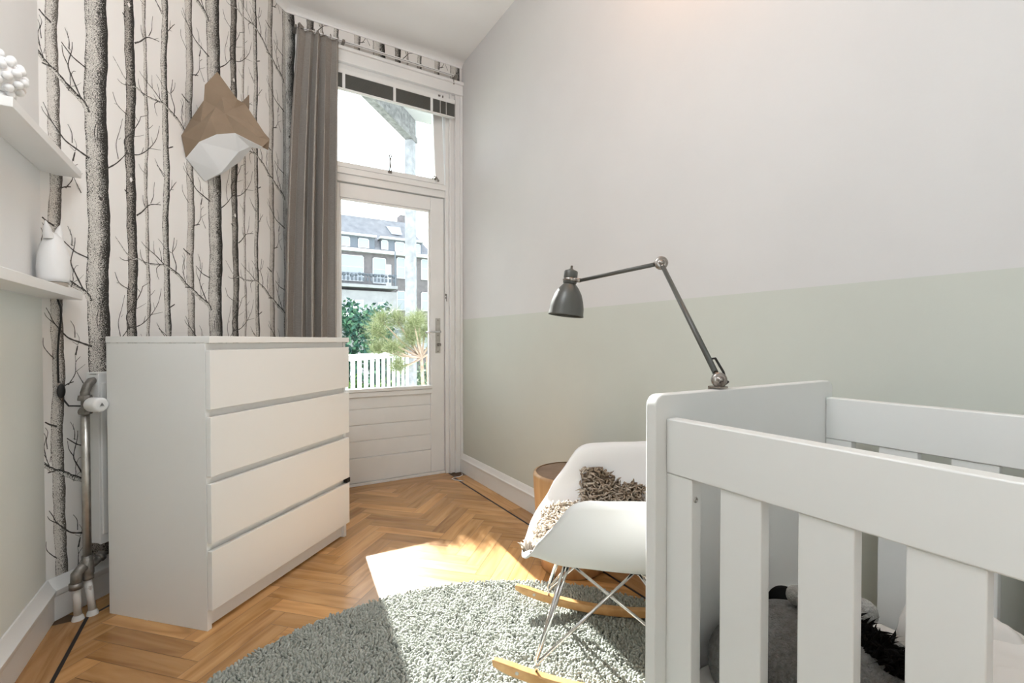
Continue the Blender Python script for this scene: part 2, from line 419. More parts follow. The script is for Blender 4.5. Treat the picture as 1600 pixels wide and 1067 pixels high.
# walls
def pierced(mb, axis, c0, c1, a0, a1, w0, w1, wz0, wz1):
    def bx(p0, p1, z0, z1):
        mb.box(c0, c1, p0, p1, z0, z1) if axis == 'X' else mb.box(p0, p1, c0, c1, z0, z1)
    bx(a0, w0, -0.05, ZC); bx(w1, a1, -0.05, ZC); bx(w0, w1, -0.05, wz0); bx(w0, w1, wz1, ZC); return mb
def fill_window(name, axis, c0, c1, w0, w1, z0, z1):
    h = holder(name)
    def bx(mb, p0, p1, a, b, d0=c0, d1=c1): return mb.box(d0, d1, p0, p1, a, b) if axis == 'X' else mb.box(p0, p1, d0, d1, a, b)
    mb = MB(); bx(mb, w0, w0 + .045, z0, z1); bx(mb, w1 - .045, w1, z0, z1); bx(mb, w0 + .045, w1 - .045, z0, z0 + .045); bx(mb, w0 + .045, w1 - .045, z1 - .045, z1)
    mb.build('fill_window_frame', M['trim_paint'], h, bevel=.003); cm = (c0 + c1) / 2
    bx(MB(), w0 + .04, w1 - .04, z0 + .04, z1 - .04, cm - .002, cm + .002).build('pane', M['glass'], h)
# three added windows, unseen behind the camera, put in as fill light
LW = (-1.25, -0.40, 0.90, 2.30); RW = (-0.30, 0.20, 1.1, 2.40); QW = (-1.45, -0.75, 1.0, 2.50)
struct(pierced(MB(), 'X', XL - 0.12, XL, YR - 0.12, 2.26, *LW).build('wall_left', M['wall_left']))
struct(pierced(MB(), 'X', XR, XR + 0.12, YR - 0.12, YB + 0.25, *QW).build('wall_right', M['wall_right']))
fill_window('fill_window_4', 'X', XR + .05, XR + .10, *QW)
fill_window('fill_window_2', 'X', XL - .10, XL - .05, *LW); fill_window('fill_window_3', 'Y', YR - .10, YR - .05, *RW)
struct(pierced(MB(), 'Y', YR - 0.12, YR, XL - 0.12, XR + 0.12, *RW).build('wall_rear', M['white_paint']))

# ---------------- forest wallpaper: one printed repeat, laid out over the slanted wall and on round the corner
REP, VREP = 0.56, 0.712
TRUNKS = [  # left, right edge in the repeat (metres), bark
    (0.148, 0.230, 'B'), (0.300, 0.341, 'C'), (0.381, 0.396, 'T'), (0.464, 0.494, 'E'), (0.585, 0.624, 'F')]
BR = [(0.0080,0.0020,[(0.714,2.389),(0.678,2.403),(0.641,2.419),(0.617,2.445),(0.594,2.475),(0.583,2.502),(0.572,2.524)]),
(0.0030,0.0015,[(0.597,2.469),(0.574,2.491),(0.567,2.506)]),
(0.0035,0.0015,[(0.662,2.42),(0.661,2.457),(0.648,2.482)]),
(0.0035,0.0015,[(0.595,2.345),(0.578,2.365),(0.563,2.39),(0.562,2.419)]),
(0.0055,0.0035,[(0.626,2.246),(0.642,2.254),(0.656,2.258)]),
(0.0040,0.0015,[(0.642,2.254),(0.661,2.287),(0.663,2.32),(0.666,2.334),(0.68,2.35)]),
(0.0020,0.0010,[(0.664,2.331),(0.662,2.355)]),
(0.0020,0.0010,[(0.661,2.292),(0.677,2.305),(0.696,2.32)]),
(0.0080,0.0045,[(0.594,2.106),(0.578,2.114),(0.564,2.125)]),
(0.0030,0.0015,[(0.57,2.029),(0.567,2.061),(0.572,2.088),(0.564,2.106)]),
(0.0210,0.0025,[(0.714,1.139),(0.701,1.163),(0.651,1.195),(0.614,1.223),(0.579,1.244),(0.545,1.28),(0.512,1.3),(0.491,1.311),(0.469,1.32),(0.428,1.316),(0.384,1.315),(0.346,1.327),(0.323,1.323),(0.296,1.343),(0.279,1.366),(0.253,1.4)]),
(0.0040,0.0015,[(0.323,1.323),(0.296,1.312),(0.278,1.314),(0.27,1.321)]),
(0.0050,0.0015,[(0.459,1.328),(0.424,1.357),(0.394,1.375),(0.37,1.393),(0.361,1.403)]),
(0.0035,0.0015,[(0.454,1.334),(0.449,1.367),(0.442,1.393)]),
(0.0030,0.0010,[(0.419,1.363),(0.417,1.389),(0.417,1.417)]),
(0.0025,0.0010,[(0.438,1.322),(0.423,1.338)]),
(0.0045,0.0015,[(0.376,1.314),(0.36,1.337),(0.356,1.368)]),
(0.0060,0.0025,[(0.523,1.296),(0.525,1.331),(0.513,1.363),(0.507,1.387),(0.514,1.427),(0.517,1.452)]),
(0.0030,0.0015,[(0.508,1.387),(0.525,1.415),(0.53,1.445)]),
(0.0035,0.0015,[(0.502,1.381),(0.47,1.394),(0.455,1.415),(0.437,1.43)]),
(0.0040,0.0015,[(0.441,1.314),(0.428,1.297),(0.433,1.269),(0.44,1.252)]),
(0.0045,0.0015,[(0.574,1.258),(0.565,1.288),(0.557,1.306)]),
(0.0030,0.0015,[(0.566,1.288),(0.56,1.327),(0.566,1.358),(0.557,1.381)]),
(0.0025,0.0010,[(0.577,1.269),(0.579,1.289)]),
(0.0050,0.0040,[(0.594,1.235),(0.57,1.234)]),
(0.0070,0.0020,[(0.692,1.178),(0.664,1.238),(0.652,1.273),(0.665,1.333),(0.667,1.364)]),
(0.0035,0.0015,[(0.652,1.273),(0.637,1.302),(0.633,1.333)]),
(0.0025,0.0010,[(0.662,1.332),(0.651,1.338)]),
(0.0073,0.0030,[(0.227,1.661),(0.264,1.696),(0.305,1.751)]),
(0.0055,0.0025,[(0.305,1.751),(0.294,1.798),(0.324,1.84),(0.356,1.899),(0.364,1.925)]),
(0.0025,0.0015,[(0.364,1.925),(0.396,1.947)]),
(0.0025,0.0015,[(0.356,1.899),(0.337,1.919)]),
(0.0025,0.0010,[(0.313,1.82),(0.347,1.836),(0.379,1.856)]),
(0.0050,0.0020,[(0.305,1.751),(0.354,1.763),(0.402,1.809),(0.436,1.865),(0.45,1.926)]),
(0.0025,0.0010,[(0.402,1.809),(0.457,1.823)]),
(0.0030,0.0015,[(0.366,1.771),(0.376,1.802)]),
(0.0040,0.0015,[(0.268,1.719),(0.261,1.77),(0.277,1.833),(0.288,1.882)]),
(0.0017,0.0007,[(0.272,1.792),(0.281,1.803)]),
(0.0020,0.0010,[(0.418,1.834),(0.411,1.862)]),
(0.0070,0.0025,[(0.347,2.223),(0.366,2.24),(0.396,2.276),(0.425,2.288),(0.453,2.294)]),
(0.0035,0.0015,[(0.405,2.287),(0.418,2.321),(0.42,2.349),(0.424,2.384)]),
(0.0035,0.0015,[(0.379,2.266),(0.372,2.286),(0.37,2.312)]),
(0.0020,0.0010,[(0.43,2.289),(0.45,2.307)]),
(0.0080,0.0050,[(0.301,2.304),(0.293,2.311)]),
(0.0050,0.0020,[(0.492,2.36),(0.515,2.398),(0.531,2.421)]),
(0.0025,0.0010,[(0.503,2.376),(0.517,2.38)]),
(0.0025,0.0010,[(0.506,2.385),(0.509,2.423)]),
(0.0040,0.0015,[(0.471,2.433),(0.455,2.447),(0.437,2.463)]),
(0.0020,0.0010,[(0.457,2.447),(0.447,2.444)]),
(0.0070,0.0045,[(0.493,1.847),(0.516,1.862)]),
(0.0040,0.0015,[(0.464,1.717),(0.444,1.744),(0.426,1.775)]),
(0.0020,0.0010,[(0.446,1.743),(0.434,1.75)]),
(0.0025,0.0010,[(0.386,1.693),(0.365,1.706),(0.353,1.725)]),
(0.0045,0.0020,[(0.304,1.908),(0.267,1.929),(0.25,1.97)]),
(0.0020,0.0010,[(0.267,1.929),(0.256,1.928)]),
(0.0025,0.0010,[(0.4,1.892),(0.41,1.903),(0.42,1.917)]),
(0.0070,0.0040,[(0.105,1.65),(0.111,1.678)]),
(0.0020,0.0010,[(0.111,1.681),(0.117,1.704),(0.108,1.726)]),
(0.0017,0.0010,[(0.109,1.682),(0.093,1.694)]),
(0.0040,0.0017,[(0.127,1.541),(0.115,1.564),(0.106,1.584)]),
(0.0060,0.0030,[(0.147,1.298),(0.109,1.311),(0.085,1.33),(0.071,1.343)]),
(0.0033,0.0013,[(0.096,1.332),(0.096,1.368),(0.083,1.401)]),
(0.0017,0.0007,[(0.093,1.371),(0.092,1.393)]),
(0.0030,0.0013,[(0.091,1.18),(0.099,1.208),(0.098,1.23),(0.108,1.258),(0.117,1.263)]),
(0.0017,0.0007,[(0.099,1.234),(0.096,1.266)]),
(0.0020,0.0007,[(0.102,1.201),(0.12,1.214),(0.135,1.232)])]
def wallpaper_pattern(u0, u1, z0, z1):
    """strips in (u, z): list of (points-left, points-right, kind)"""
    out = []
    for k in range(-1, 6):
        for (a, b, kind) in TRUNKS:
            if b + k * REP < u0 - 0.01 or a + k * REP > u1 + 0.01: continue
            Lp, Rp = [], []
            nz = int((z1 - z0) / 0.012)
            for i in range(nz + 1):
                z = z0 + (z1 - z0) * i / nz
                ph = 2 * PI * z / VREP
                s = {'B': 1, 'C': 2.1, 'T': 3.3, 'E': 4.7, 'F': 5.9}[kind]
                sway = 0.0035 * math.sin(ph + s) + 0.002 * math.sin(2 * ph + 2 * s)
                wob = lambda q: 0.0005 * math.sin(11 * ph + q) + 0.0004 * math.sin(27 * ph + 2.3 * q) + 0.0012 * math.sin(5 * ph + q * 1.7)
                Lp.append((a + k * REP + sway + wob(s), z)); Rp.append((b + k * REP + sway + wob(s + 2), z))
            out.append((Lp, Rp, kind))
        for m_ in range(-4, 5):
            for (w0, w1, pts) in BR:
                P = [Vector((p[0] + k * REP, p[1] + m_ * VREP)) for p in pts]
                if max(p.y for p in P) < z0 or min(p.y for p in P) > z1 or max(p.x for p in P) < u0 or min(p.x for p in P) > u1: continue
                if w0 >= .004:
                    P.insert(0, P[0] + (P[0] - P[1]).normalized() * .007)
                # smooth resample
                Q = []
                for i in range(len(P) - 1):
                    p0, p1, p2, p3 = P[max(i - 1, 0)], P[i], P[i + 1], P[min(i + 2, len(P) - 1)]
                    for j in range(4):
                        t = j / 4
                        Q.append(0.5 * ((2 * p1) + (p2 - p0) * t + (2 * p0 - 5 * p1 + 4 * p2 - p3) * t * t + (3 * p1 - p0 - 3 * p2 + p3) * t ** 3))
                Q.append(P[-1])
                Lp, Rp = [], []; n = len(Q)
                for i, q in enumerate(Q):
                    d = (Q[min(i + 1, n - 1)] - Q[max(i - 1, 0)])
                    if d.length < 1e-6: d = Vector((0, 1))
                    d.normalize(); nn_ = Vector((-d.y, d.x)); f = i / (n - 1)
                    hw = 0.5 * (w0 * (1 - f) ** 1.2 + w1 * (1 - (1 - f) ** 1.2)) * (1 + 0.18 * math.sin(i * 2.3 + w0 * 900))
                    Lp.append(tuple(q + nn_ * hw)); Rp.append(tuple(q - nn_ * hw))
                out.append((Lp, Rp, 'twig' if w0 < 0.012 else 'limb'))
    # printed scars: open knots and leaf-shaped scars on the thick trunks
    for k in range(-1, 5):
        for m_ in range(-4, 5):
            zb = m_ * VREP
            for (cx, cz, rx, rz) in ((0.200, 2.245, 0.006, 0.008), (0.205, 2.02, 0.006, 0.007)):
                c = (cx + k * REP, cz + zb); n = 10
                Lp = [(c[0] - rx * math.sin(PI * i / n), c[1] - rz + 2 * rz * i / n) for i in range(n + 1)]
                Rp = [(c[0] + rx * math.sin(PI * i / n), c[1] - rz + 2 * rz * i / n) for i in range(n + 1)]
                out.append((Lp, Rp, 'twig'))
            n = 16
            for off, wid in ((-0.012, 0.003), (0.010, 0.0025), (0.0, 0.002)):
                c = (0.188 + k * REP, 1.78 + zb)
                Lp = [(c[0] + off * math.sin(PI * i / n) + 0.004 * i / n, c[1] - 0.05 + 0.1 * i / n) for i in range(n + 1)]
                Rp = [(x + wid * math.sin(PI * i / n) + 0.0004, y) for i, (x, y) in enumerate(Lp)]
                out.append((Lp, Rp, 'twig'))
            cc = (0.320 + k * REP, 2.36 + zb)
            Lp = [(cc[0] - 0.006 * math.sin(PI * i / 8), cc[1] - 0.011 + 0.022 * i / 8) for i in range(9)]
            Rp = [(cc[0] + 0.006 * math.sin(PI * i / 8), cc[1] - 0.011 + 0.022 * i / 8) for i in range(9)]
            out.append((Lp, Rp, 'knot'))
    return out
MATI = {'B': 1, 'C': 2, 'T': 3, 'E': 1, 'F': 3, 'twig': 4, 'limb': 5, 'knot': 0}
LAY = {'B': 1, 'C': 1, 'T': 1, 'E': 1, 'F': 1, 'limb': 2, 'twig': 3, 'knot': 4}
def wallpaper_mesh(name, rects, place, back):
    full = bmesh.new(); full.loops.layers.uv.new('UVMap')
    for rc in rects:
        tmp = bpy.data.meshes.new('tmp'); b_ = wallpaper_rect(*rc, place); b_.to_mesh(tmp); b_.free(); full.from_mesh(tmp); bpy.data.meshes.remove(tmp)
    back(full)
    me = bpy.data.meshes.new(name); full.to_mesh(me); full.free()
    for k in ('wallpaper', 'bark', 'bark_dark', 'bark_light', 'twig', 'bark'): me.materials.append(M[k])
    o = bpy.data.objects.new(name, me); COL.objects.link(o); return struct(o)
def wallpaper_rect(u0, u1, z0, z1, place):
    bm = bmesh.new(); uvl = bm.loops.layers.uv.new('UVMap')
    for Lp, Rp, kind in wallpaper_pattern(u0, u1, z0, z1):
        h = 0.0003 * LAY[kind]
        vl = [bm.verts.new((x, y, h)) for x, y in Lp]; vr = [bm.verts.new((x, y, h)) for x, y in Rp]
        for i in range(len(vl) - 1):
            try: f = bm.faces.new((vl[i], vr[i], vr[i + 1], vl[i + 1]))
            except ValueError: continue
            f.material_index = MATI[kind]
            for lp, u in zip(f.loops, ((0, Lp[i][1]), (1, Rp[i][1]), (1, Rp[i + 1][1]), (0, Lp[i + 1][1]))): lp[uvl].uv = u
    for co, no in (((u0, 0, 0), (-1, 0, 0)), ((u1, 0, 0), (1, 0, 0)), ((0, z0, 0), (0, -1, 0)), ((0, z1, 0), (0, 1, 0))):
        bmesh.ops.bisect_plane(bm, geom=bm.verts[:] + bm.edges[:] + bm.faces[:], plane_co=co, plane_no=no, clear_outer=True)
    for v in bm.verts: v.co = place(v.co.x, v.co.z, v.co.y)
    return bm
def bmbox(bm, pts, z0, z1):
    vs = [bm.verts.new((p[0], p[1], z)) for z in (z0, z1) for p in pts]; n = len(pts)
    fs = [tuple(range(n - 1, -1, -1)), tuple(range(n, 2 * n))] + [(i, (i + 1) % n, n + (i + 1) % n, n + i) for i in range(n)]
    for f in fs: bm.faces.new([vs[i] for i in f]).material_index = 0
def back_tree(bm):
    a, b, c, d = W(-0.10, 0, 0), W(TLEN, 0, 0), W(TLEN, -0.16, 0), W(-0.10, -0.16, 0)
    bmbox(bm, [a, b, c, d], -0.05, ZC)
wallpaper_mesh('wall_forest', [(0.0, TLEN, 0.14, ZC - 0.025)], lambda u, h, z: W(u, h, z), back_tree)
DX0, DX1 = 0.40, 1.400      # opening for door and fanlight
def back_door(bm):
    for x0, x1, z0, z1 in ((XC - 0.12, DX0, -0.05, ZC), (DX1, XR + 0.1, -0.05, ZC), (DX0, DX1, 2.80, ZC)):
        bmbox(bm, [(x0, YB), (x1, YB), (x1, YB + 0.22), (x0, YB + 0.22)], z0, z1)
wallpaper_mesh('wall_back', [(TLEN, TLEN + XR - XC - 0.018, 2.885, ZC - 0.025), (TLEN, TLEN + .38 - XC, 0.1, 2.885)], lambda u, h, z: Vector((XC + u - TLEN, YB - h, z)), back_door)

# baseboards
prof = [(0, 0), (0.016, 0), (0.016, 0.088), (0.019, 0.092), (0.019, 0.104), (0.012, 0.112), (0.0095, 0.128), (0.004, 0.142), (0, 0.142)]
prof_tall = [(0, 0), (0.023, 0), (0.023, 0.085), (0.028, 0.09), (0.030, 0.108), (0.020, 0.118), (0.012, 0.132), (0.006, 0.146), (0, 0.146)]
struct(MB().extrude(prof, (XR, YR, 0), (XR, YB - 0.005, 0), (-1, 0, 0), (0, 0, 1)).build('baseboard_right', M['trim_paint'], bevel=0.0015))
struct(MB().extrude(prof_tall, (XL, YR, 0), (XL, 2.24, 0), (1, 0, 0), (0, 0, 1)).build('baseboard_left', M['trim_paint'], bevel=0.0015))
struct(MB().extrude(prof_tall, W(-0.01, 0, 0), W(TLEN, 0, 0), tuple(TN), (0, 0, 1)).build('baseboard_forest', M['trim_paint'], bevel=0.0015))
struct(MB().extrude(prof, (XL, YR, 0), (XR, YR, 0), (0, 1, 0), (0, 0, 1)).build('baseboard_rear', M['trim_paint'], bevel=0.0015))

# door frame (jambs, head, the bar between door and fanlight)
fr = holder('trim_3', (0, 0, 0))
mb = MB()
for x0, x1, y0 in ((1.330, 1.357, 3.215), (1.357, 1.372, 3.195), (1.372, 1.398, 3.207), (1.398, 1.410, 3.188), (1.410, 1.436, 3.193), (1.436, 1.4549, 3.180)):
    mb.box(x0, x1, y0, 3.36, 0.0, 2.80)
mb.build('jamb', M['trim_paint'], fr, bevel=0.003)
mb = MB(); mb.box(0.40, 0.44, 3.190, 3.36, 0, 2.80); mb.box(0.44, 0.482, 3.21, 3.36, 0, 2.80); mb.build('jamb', M['trim_paint'], fr, bevel=0.003)
mb = MB(); mb.box(0.38, 1.455, 3.175, 3.21, 2.79, 2.884); mb.box(0.38, 1.455, 3.160, 3.21, 2.862, 2.884); mb.box(0.44, 1.357, 3.205, 3.36, 2.735, 2.80)
mb.build('head', M['trim_paint'], fr, bevel=0.003)
mb = MB(); mb.box(0.482, 1.33, 3.222, 3.36, 2.035, 2.095); mb.box(0.482, 1.33, 3.205, 3.30, 2.083, 2.122); mb.build('transom_bar', M['trim_paint'], fr, bevel=0.003)
mb = MB(); mb.box(0.482, 1.33, 3.23, 3.40, 0.0, 0.018); mb.build('threshold', M['trim_paint'], fr, bevel=0.002)

# balcony door
dr = holder('door_1', (0, 0, 0))
YD = 3.238
mb = MB()
mb.box(1.222, 1.328, YD, YD + 0.045, 0.02, 2.03); mb.box(0.486, 0.592, YD, YD + 0.045, 0.02, 2.03)
mb.box(0.592, 1.222, YD, YD + 0.045, 1.935, 2.03); mb.box(0.592, 1.222, YD, YD + 0.045, 0.02, 0.185)
mb.build('door_frame', M['trim_paint'], dr, bevel=0.004)
mb = MB()
for i, (z0, z1) in enumerate(((0.187, 0.296), (0.300, 0.405), (0.409, 0.514), (0.518, 0.600))):
    mb.box(0.590, 1.224, YD + 0.010, YD + 0.034, z0, z1)
mb.box(0.590, 1.224, YD + 0.016, YD + 0.03, 0.18, 0.61)
mb.build('board_panel', M['trim_paint'], dr, bevel=0.004)
mb = MB(); mb.box(0.580, 1.232, YD - 0.004, YD + 0.045, 0.598, 0.634); mb.box(0.585, 1.230, YD - 0.012, YD + 0.045, 0.634, 0.658)
mb.build('glazing_sill', M['trim_paint'], dr, bevel=0.004)
mb = MB()
for x0, x1, z0, z1 in ((0.592, 0.604, 0.66, 1.935), (1.210, 1.222, 0.66, 1.935), (0.592, 1.222, 1.922, 1.935)):
    mb.box(x0, x1, YD + 0.008, YD + 0.03, z0, z1)
mb.build('glazing_bead', M['white_paint'], dr, bevel=0.003)
MB().box(0.598, 1.216, YD + 0.020, YD + 0.024, 0.655, 1.930).build('pane', M['glass'], dr)
mb = MB(); mb.box(1.258, 1.296, YD - 0.004, YD, 0.892, 1.150)
hp = mb.build('lock_plate', M['steel'], dr, bevel=0.0015)
mb = MB(); mb.tube([(1.277, YD - 0.004, 1.050), (1.277, YD - 0.045, 1.050)], 0.008, 12); mb.tube([(1.282, YD - 0.045, 1.050), (1.25, YD - 0.048, 1.049), (1.20, YD - 0.046, 1.045), (1.165, YD - 0.042, 1.043)], [0.0085, 0.008, 0.007, 0.0065], 12)
mb.build('lever_handle', M['chrome'], hp)
mb = MB(); mb.lathe([(0, .006), (.010, .006), (.012, 0), (0.012, -.002)], (1.280, YD - 0.004, 0.955), (0, -1, 0), 16); mb.box(1.279, 1.281, YD - 0.03, YD - .004, .945, .965); mb.ball((1.281, YD - 0.034, .955), .009, .003, .012)
mb.build('key', M['castiron'], hp)
mb = MB()
for z in (1.135, 1.022, 0.905): MB().lathe([(0, .0025), (.0035, .002), (.0045, 0)], (1.277, YD - 0.004, z), (0, -1, 0), 10).build('screw', M['castiron'], hp)
mb = MB(); mb.tube([(1.327, 3.212, 1.318), (1.3275, 3.195, 1.316), (1.327, 3.188, 1.300), (1.3275, 3.192, 1.282), (1.332, 3.196, 1.272)], 0.003, 8); mb.ball((1.328, 3.205, 1.322), .008); mb.ball((1.325, 3.20, 1.298), .006)
mb.build('hook_latch', M['castiron'], dr)

# fanlight over the door, hinged at its top and standing a little open
wn = holder('window_1', (0.9, 3.262, 2.735)); wn.rotation_euler = (math.radians(-5.0), 0, 0); bpy.context.view_layer.update()
def wl(b): b.v = [(x - 0.9, y - 3.262, z - 2.735) for x, y, z in b.v]; return b
mb = MB(); sx0, sx1, sz0, sz1 = 0.492, 1.322, 2.122, 2.733
for x0, x1, z0, z1 in ((sx0, sx0 + .06, sz0, sz1), (sx1 - .070, sx1, sz0, sz1), (sx0 + .06, sx1 - .070, sz0, sz0 + .034), (sx0 + .06, sx1 - .070, sz1 - .05, sz1)):
    mb.box(x0, x1, 3.262, 3.297, z0, z1)
wl(mb).build('sash', M['trim_paint'], wn, bevel=0.003)
wl(MB().box(sx0 + .055, sx1 - .065, 3.278, 3.282, sz0 + .03, sz1 - .045)).build('pane', M['glass'], wn)
mb = MB(); xh = 0.918
mb.box(xh - .012, xh + .012, 3.252, 3.262, 2.135, 2.150); mb.tube([(xh - .006, 3.25, 2.142), (xh - .002, 3.243, 2.20), (xh + .002, 3.243, 2.225), (xh + .008, 3.243, 2.25), (xh + .002, 3.243, 2.268), (xh - .006, 3.243, 2.255), (xh - .002, 3.243, 2.225), (xh + .007, 3.25, 2.142)], .0035, 8)
wl(mb).build('stay_hook', M['castiron'], wn)
mb = MB(); mb.ball((1.245, 3.25, 2.150), .010); mb.tube([(1.225, 3.25, 2.145), (1.235, 3.25, 2.168), (1.255, 3.25, 2.165), (1.27, 3.25, 2.140)], .004, 8); mb.ball((1.268, 3.25, 2.140), .008)
wl(mb).build('peg', M['castiron'], wn)

# above the frame: unseen ball added as fill light, and a small warm globe
t = thing('fill_ball', 'large glowing ball added as fill light, unseen above the frame', 'lamp', (-0.14, 0.86, ZC))
ml_ = bpy.data.materials.new('fill_glow'); ml_.use_nodes = True; B(ml_).inputs['Base Color'].default_value = (.9, .9, .88, 1)
B(ml_).inputs['Emission Color'].default_value = (0.92, 0.965, 1.0, 1); B(ml_).inputs['Emission Strength'].default_value = 15.5
MB().ball((0, 0, -.62), .20, n=32, m=20).build('shade', ml_, t)
MB().lathe([(0, 0), (.05, 0), (.05, -.02), (.004, -.03), (.004, -.425), (0, -.425)], n=16).build('cord', M['plastic'], t)
t = thing('ceiling_lamp', 'warm glass globe ceiling lamp hanging near the right wall', 'lamp', (1.22, 0.98, ZC))
MB().lathe([(0, 0), (.05, 0), (.05, -.02), (.012, -.03), (.006, -.12), (.006, -.26), (.03, -.27), (.03, -.30), (0, -.30)], n=20).build('canopy_and_stem', M['nickel'], t)
mg = bpy.data.materials.new('lit_globe'); mg.use_nodes = True; B(mg).inputs['Base Color'].default_value = (.9, .8, .6, 1)
B(mg).inputs['Emission Color'].default_value = (1.0, 0.40, 0.07, 1); B(mg).inputs['Emission Strength'].default_value = 24.0
MB().ball((0, 0, -.36), .075).build('globe', mg, t)
# ================================================================ CURTAIN AND BLIND
t = thing('curtain', 'grey linen curtain gathered at the left of the balcony door', 'curtain', (0.40, 3.10, 0.02))
nu, nv = 240, 60
Vc, Fc = [], []
for j in range(nv + 1):
    v = j / nv; z = 0.02 + v * 2.88
    x0 = 0.232 + (0.330 - 0.232) * v ** 3; x1 = 0.556 + 0.022 * v ** 2
    for i in range(nu + 1):
        u = i / nu
        NF = 5.0
        uu = u + 0.035 * math.sin(2 * PI * u * 1.7 + 0.8 + 0.6 * v)
        ph = PI * NF * uu
        lobe = abs(math.sin(ph)) ** 0.75
        amp = (0.088 + 0.018 * math.sin(u * 11 + 1.5)) * (1 - 0.66 * v ** 7)
        x = x0 + (x1 - x0) * u + 0.017 * math.sin(2 * ph) * (1 - 0.5 * v ** 4)
        y = 3.160 - amp * lobe + 0.008 * math.sin(v * 9 + u * 17) * (1 - v)
        ztop = 0.0
        if v > 0.97: ztop = (v - 0.97) / 0.03 * (- 0.03 * u + 0.02 + 0.004 * math.sin(ph))
        # droop between hooks near the top
        Vc.append((x - 0.40, min(y, 3.170) - 3.10, z + ztop - 0.02))
for j in range(nv):
    for i in range(nu):
        a = j * (nu + 1) + i; Fc.append((a, a + 1, a + nu + 2, a + nu + 1))
o = MB().add(Vc, Fc, 0, True).build('panel', M['linen'], t)
m_ = o.modifiers.new('thick', 'SOLIDIFY'); m_.thickness = 0.0022
for k, x in enumerate((0.335, 0.385, 0.425, 0.475, 0.52, 0.565)):
    MB().tube([(x - .4, .02, 2.855), (x - .4, .02, 2.885), (x - .397, .026, 2.89), (x - .394, .02, 2.87)], .0016, 6).build('hook', M['nickel'], t)
t = thing('curtain_rail', 'thin white curtain rail with a taut wire above the door', 'curtain rail', (0.85, 3.15, 2.89))
MB().box(-0.53, 0.545, -0.002, 0.006, 0.006, 0.022).build('rail', M['plastic'], t, bevel=0.001)
MB().tube([(-0.53, -0.02, 0.0), (0.54, -0.02, 0.003)], 0.0017, 8).build('wire', M['castiron'], t)
for x_ in (0.5275, -0.5275, -0.2475): MB().box(x_ - .0075, x_ + .0075, -0.025, 0.046, -0.006, 0.012).build('bracket', M['castiron'], t)
MB().tube([(0.50, -0.02, 0), (0.51, -0.02, -.028), (.512, -.02, -.05)], .002, 6).ball((.512, -.02, -.055), .005).ball((.511, -.02, -.035), .004).build('chain', M['castiron'], t)

t = thing('venetian_blind', 'grey slatted blind drawn up under the door frame head', 'blind', (0.965, 3.165, 2.70))
MB().box(-0.415, 0.417, -0.012, 0.014, 0.006, 0.034).build('head_rail', M['trim_paint'], t, bevel=0.002)
for k in range(17):
    z = 0.0 - k * 0.0052
    MB().box(-0.410, 0.412, -0.0125, 0.0125, z - 0.0012, z + 0.0008).build('slat', M['blind'], t)
MB().box(-0.412, 0.414, -0.013, 0.013, -0.099, -0.090).build('bottom_rail', M['plastic'], t, bevel=0.002)
MB().box(-0.412, 0.414, -0.0135, 0.0135, 0.0015, 0.006).build('top_slat', M['plastic'], t, bevel=0.001)
for x in (-0.36, -0.03, 0.235, 0.30, 0.345):
    w_ = .009 if x in (-0.36, -0.03, 0.235) else .0015
    MB().box(x - w_, x + w_, -0.0165, -0.0145, -0.100, 0.006 if w_ > .005 else .03).build('ladder_tape' if w_ > .005 else 'cord', M['plastic'], t)
MB().box(.285, .30, -.02, -.012, .026, .036).build('cord_guide', M['castiron'], t); MB().box(.315, .322, -.02, -.012, .024, .036).build('cord_guide', M['castiron'], t)

# ================================================================ CHEST OF DRAWERS
DRZ = math.radians(45.37)
t = thing('chest_of_drawers', 'white four-drawer chest standing at an angle before the forest wallpaper', 'chest of drawers', (-0.092, 1.871, 0), DRZ)
Wd, Dp = 0.80, 0.437
mb = MB()
mb.box(0, 0.018, 0, Dp, 0, 0.976); mb.box(Wd - 0.018, Wd, 0, Dp, 0, 0.976)
mb.box(0.018, Wd - 0.018, Dp - 0.006, Dp, 0.06, 0.97)
mb.box(0.018, Wd - 0.018, 0.01, Dp - .006, 0.060, 0.076)
mb.build('carcass', M['laminate'], t, bevel=0.0012)
MB().box(-0.001, Wd + 0.001, -0.020, Dp + 0.002, 0.977, 1.0).build('top', M['laminate'], t, bevel=0.0015)
MB().box(0.018, Wd - 0.018, 0.014, 0.028, 0.006, 0.060).build('plinth', M['laminate'], t, bevel=0.001)
mb = MB()
for z in (0.958, 0.740, 0.513, 0.286): mb.box(0.018, Wd - 0.018, 0.004, 0.02, z - 0.024, z + (0.018 if z > .9 else 0.012))
mb.build('rail', M['laminate'], t, bevel=0.001)
for z0, z1 in ((0.753, 0.953), (0.526, 0.727), (0.299, 0.500), (0.072, 0.273)):
    d = MB().box(0.001, Wd - 0.001, -0.0195, -0.0015, z0, z1).build('drawer', M['laminate'], t, bevel=0.0012)
    mb = MB(); mb.box(0.03, Wd - 0.03, 0.0215, 0.032, z0 + .01, z1 - 0.04); mb.box(0.03, 0.042, 0.032, Dp - .03, z0 + .01, z1 - .06); mb.box(Wd - .042, Wd - .03, 0.032, Dp - .03, z0 + .01, z1 - .06); mb.box(.042, Wd - .042, .032, Dp - .03, z0 + .012, z0 + .02)
    mb.build('drawer_box', M['laminate'], d)
mb = MB(); mb.box(Wd - 0.025, Wd + .004, -0.021, -0.001, 0.276, 0.298); mb.box(Wd, Wd + .004, -0.021, .03, 0.276, 0.298); mb.build('latch', M['black'], t, bevel=.001)
mb = MB(); mb.box(-0.001, 0.012, .26, .275, 0.0, .004); mb.build('felt_pad', M['plastic'], t)

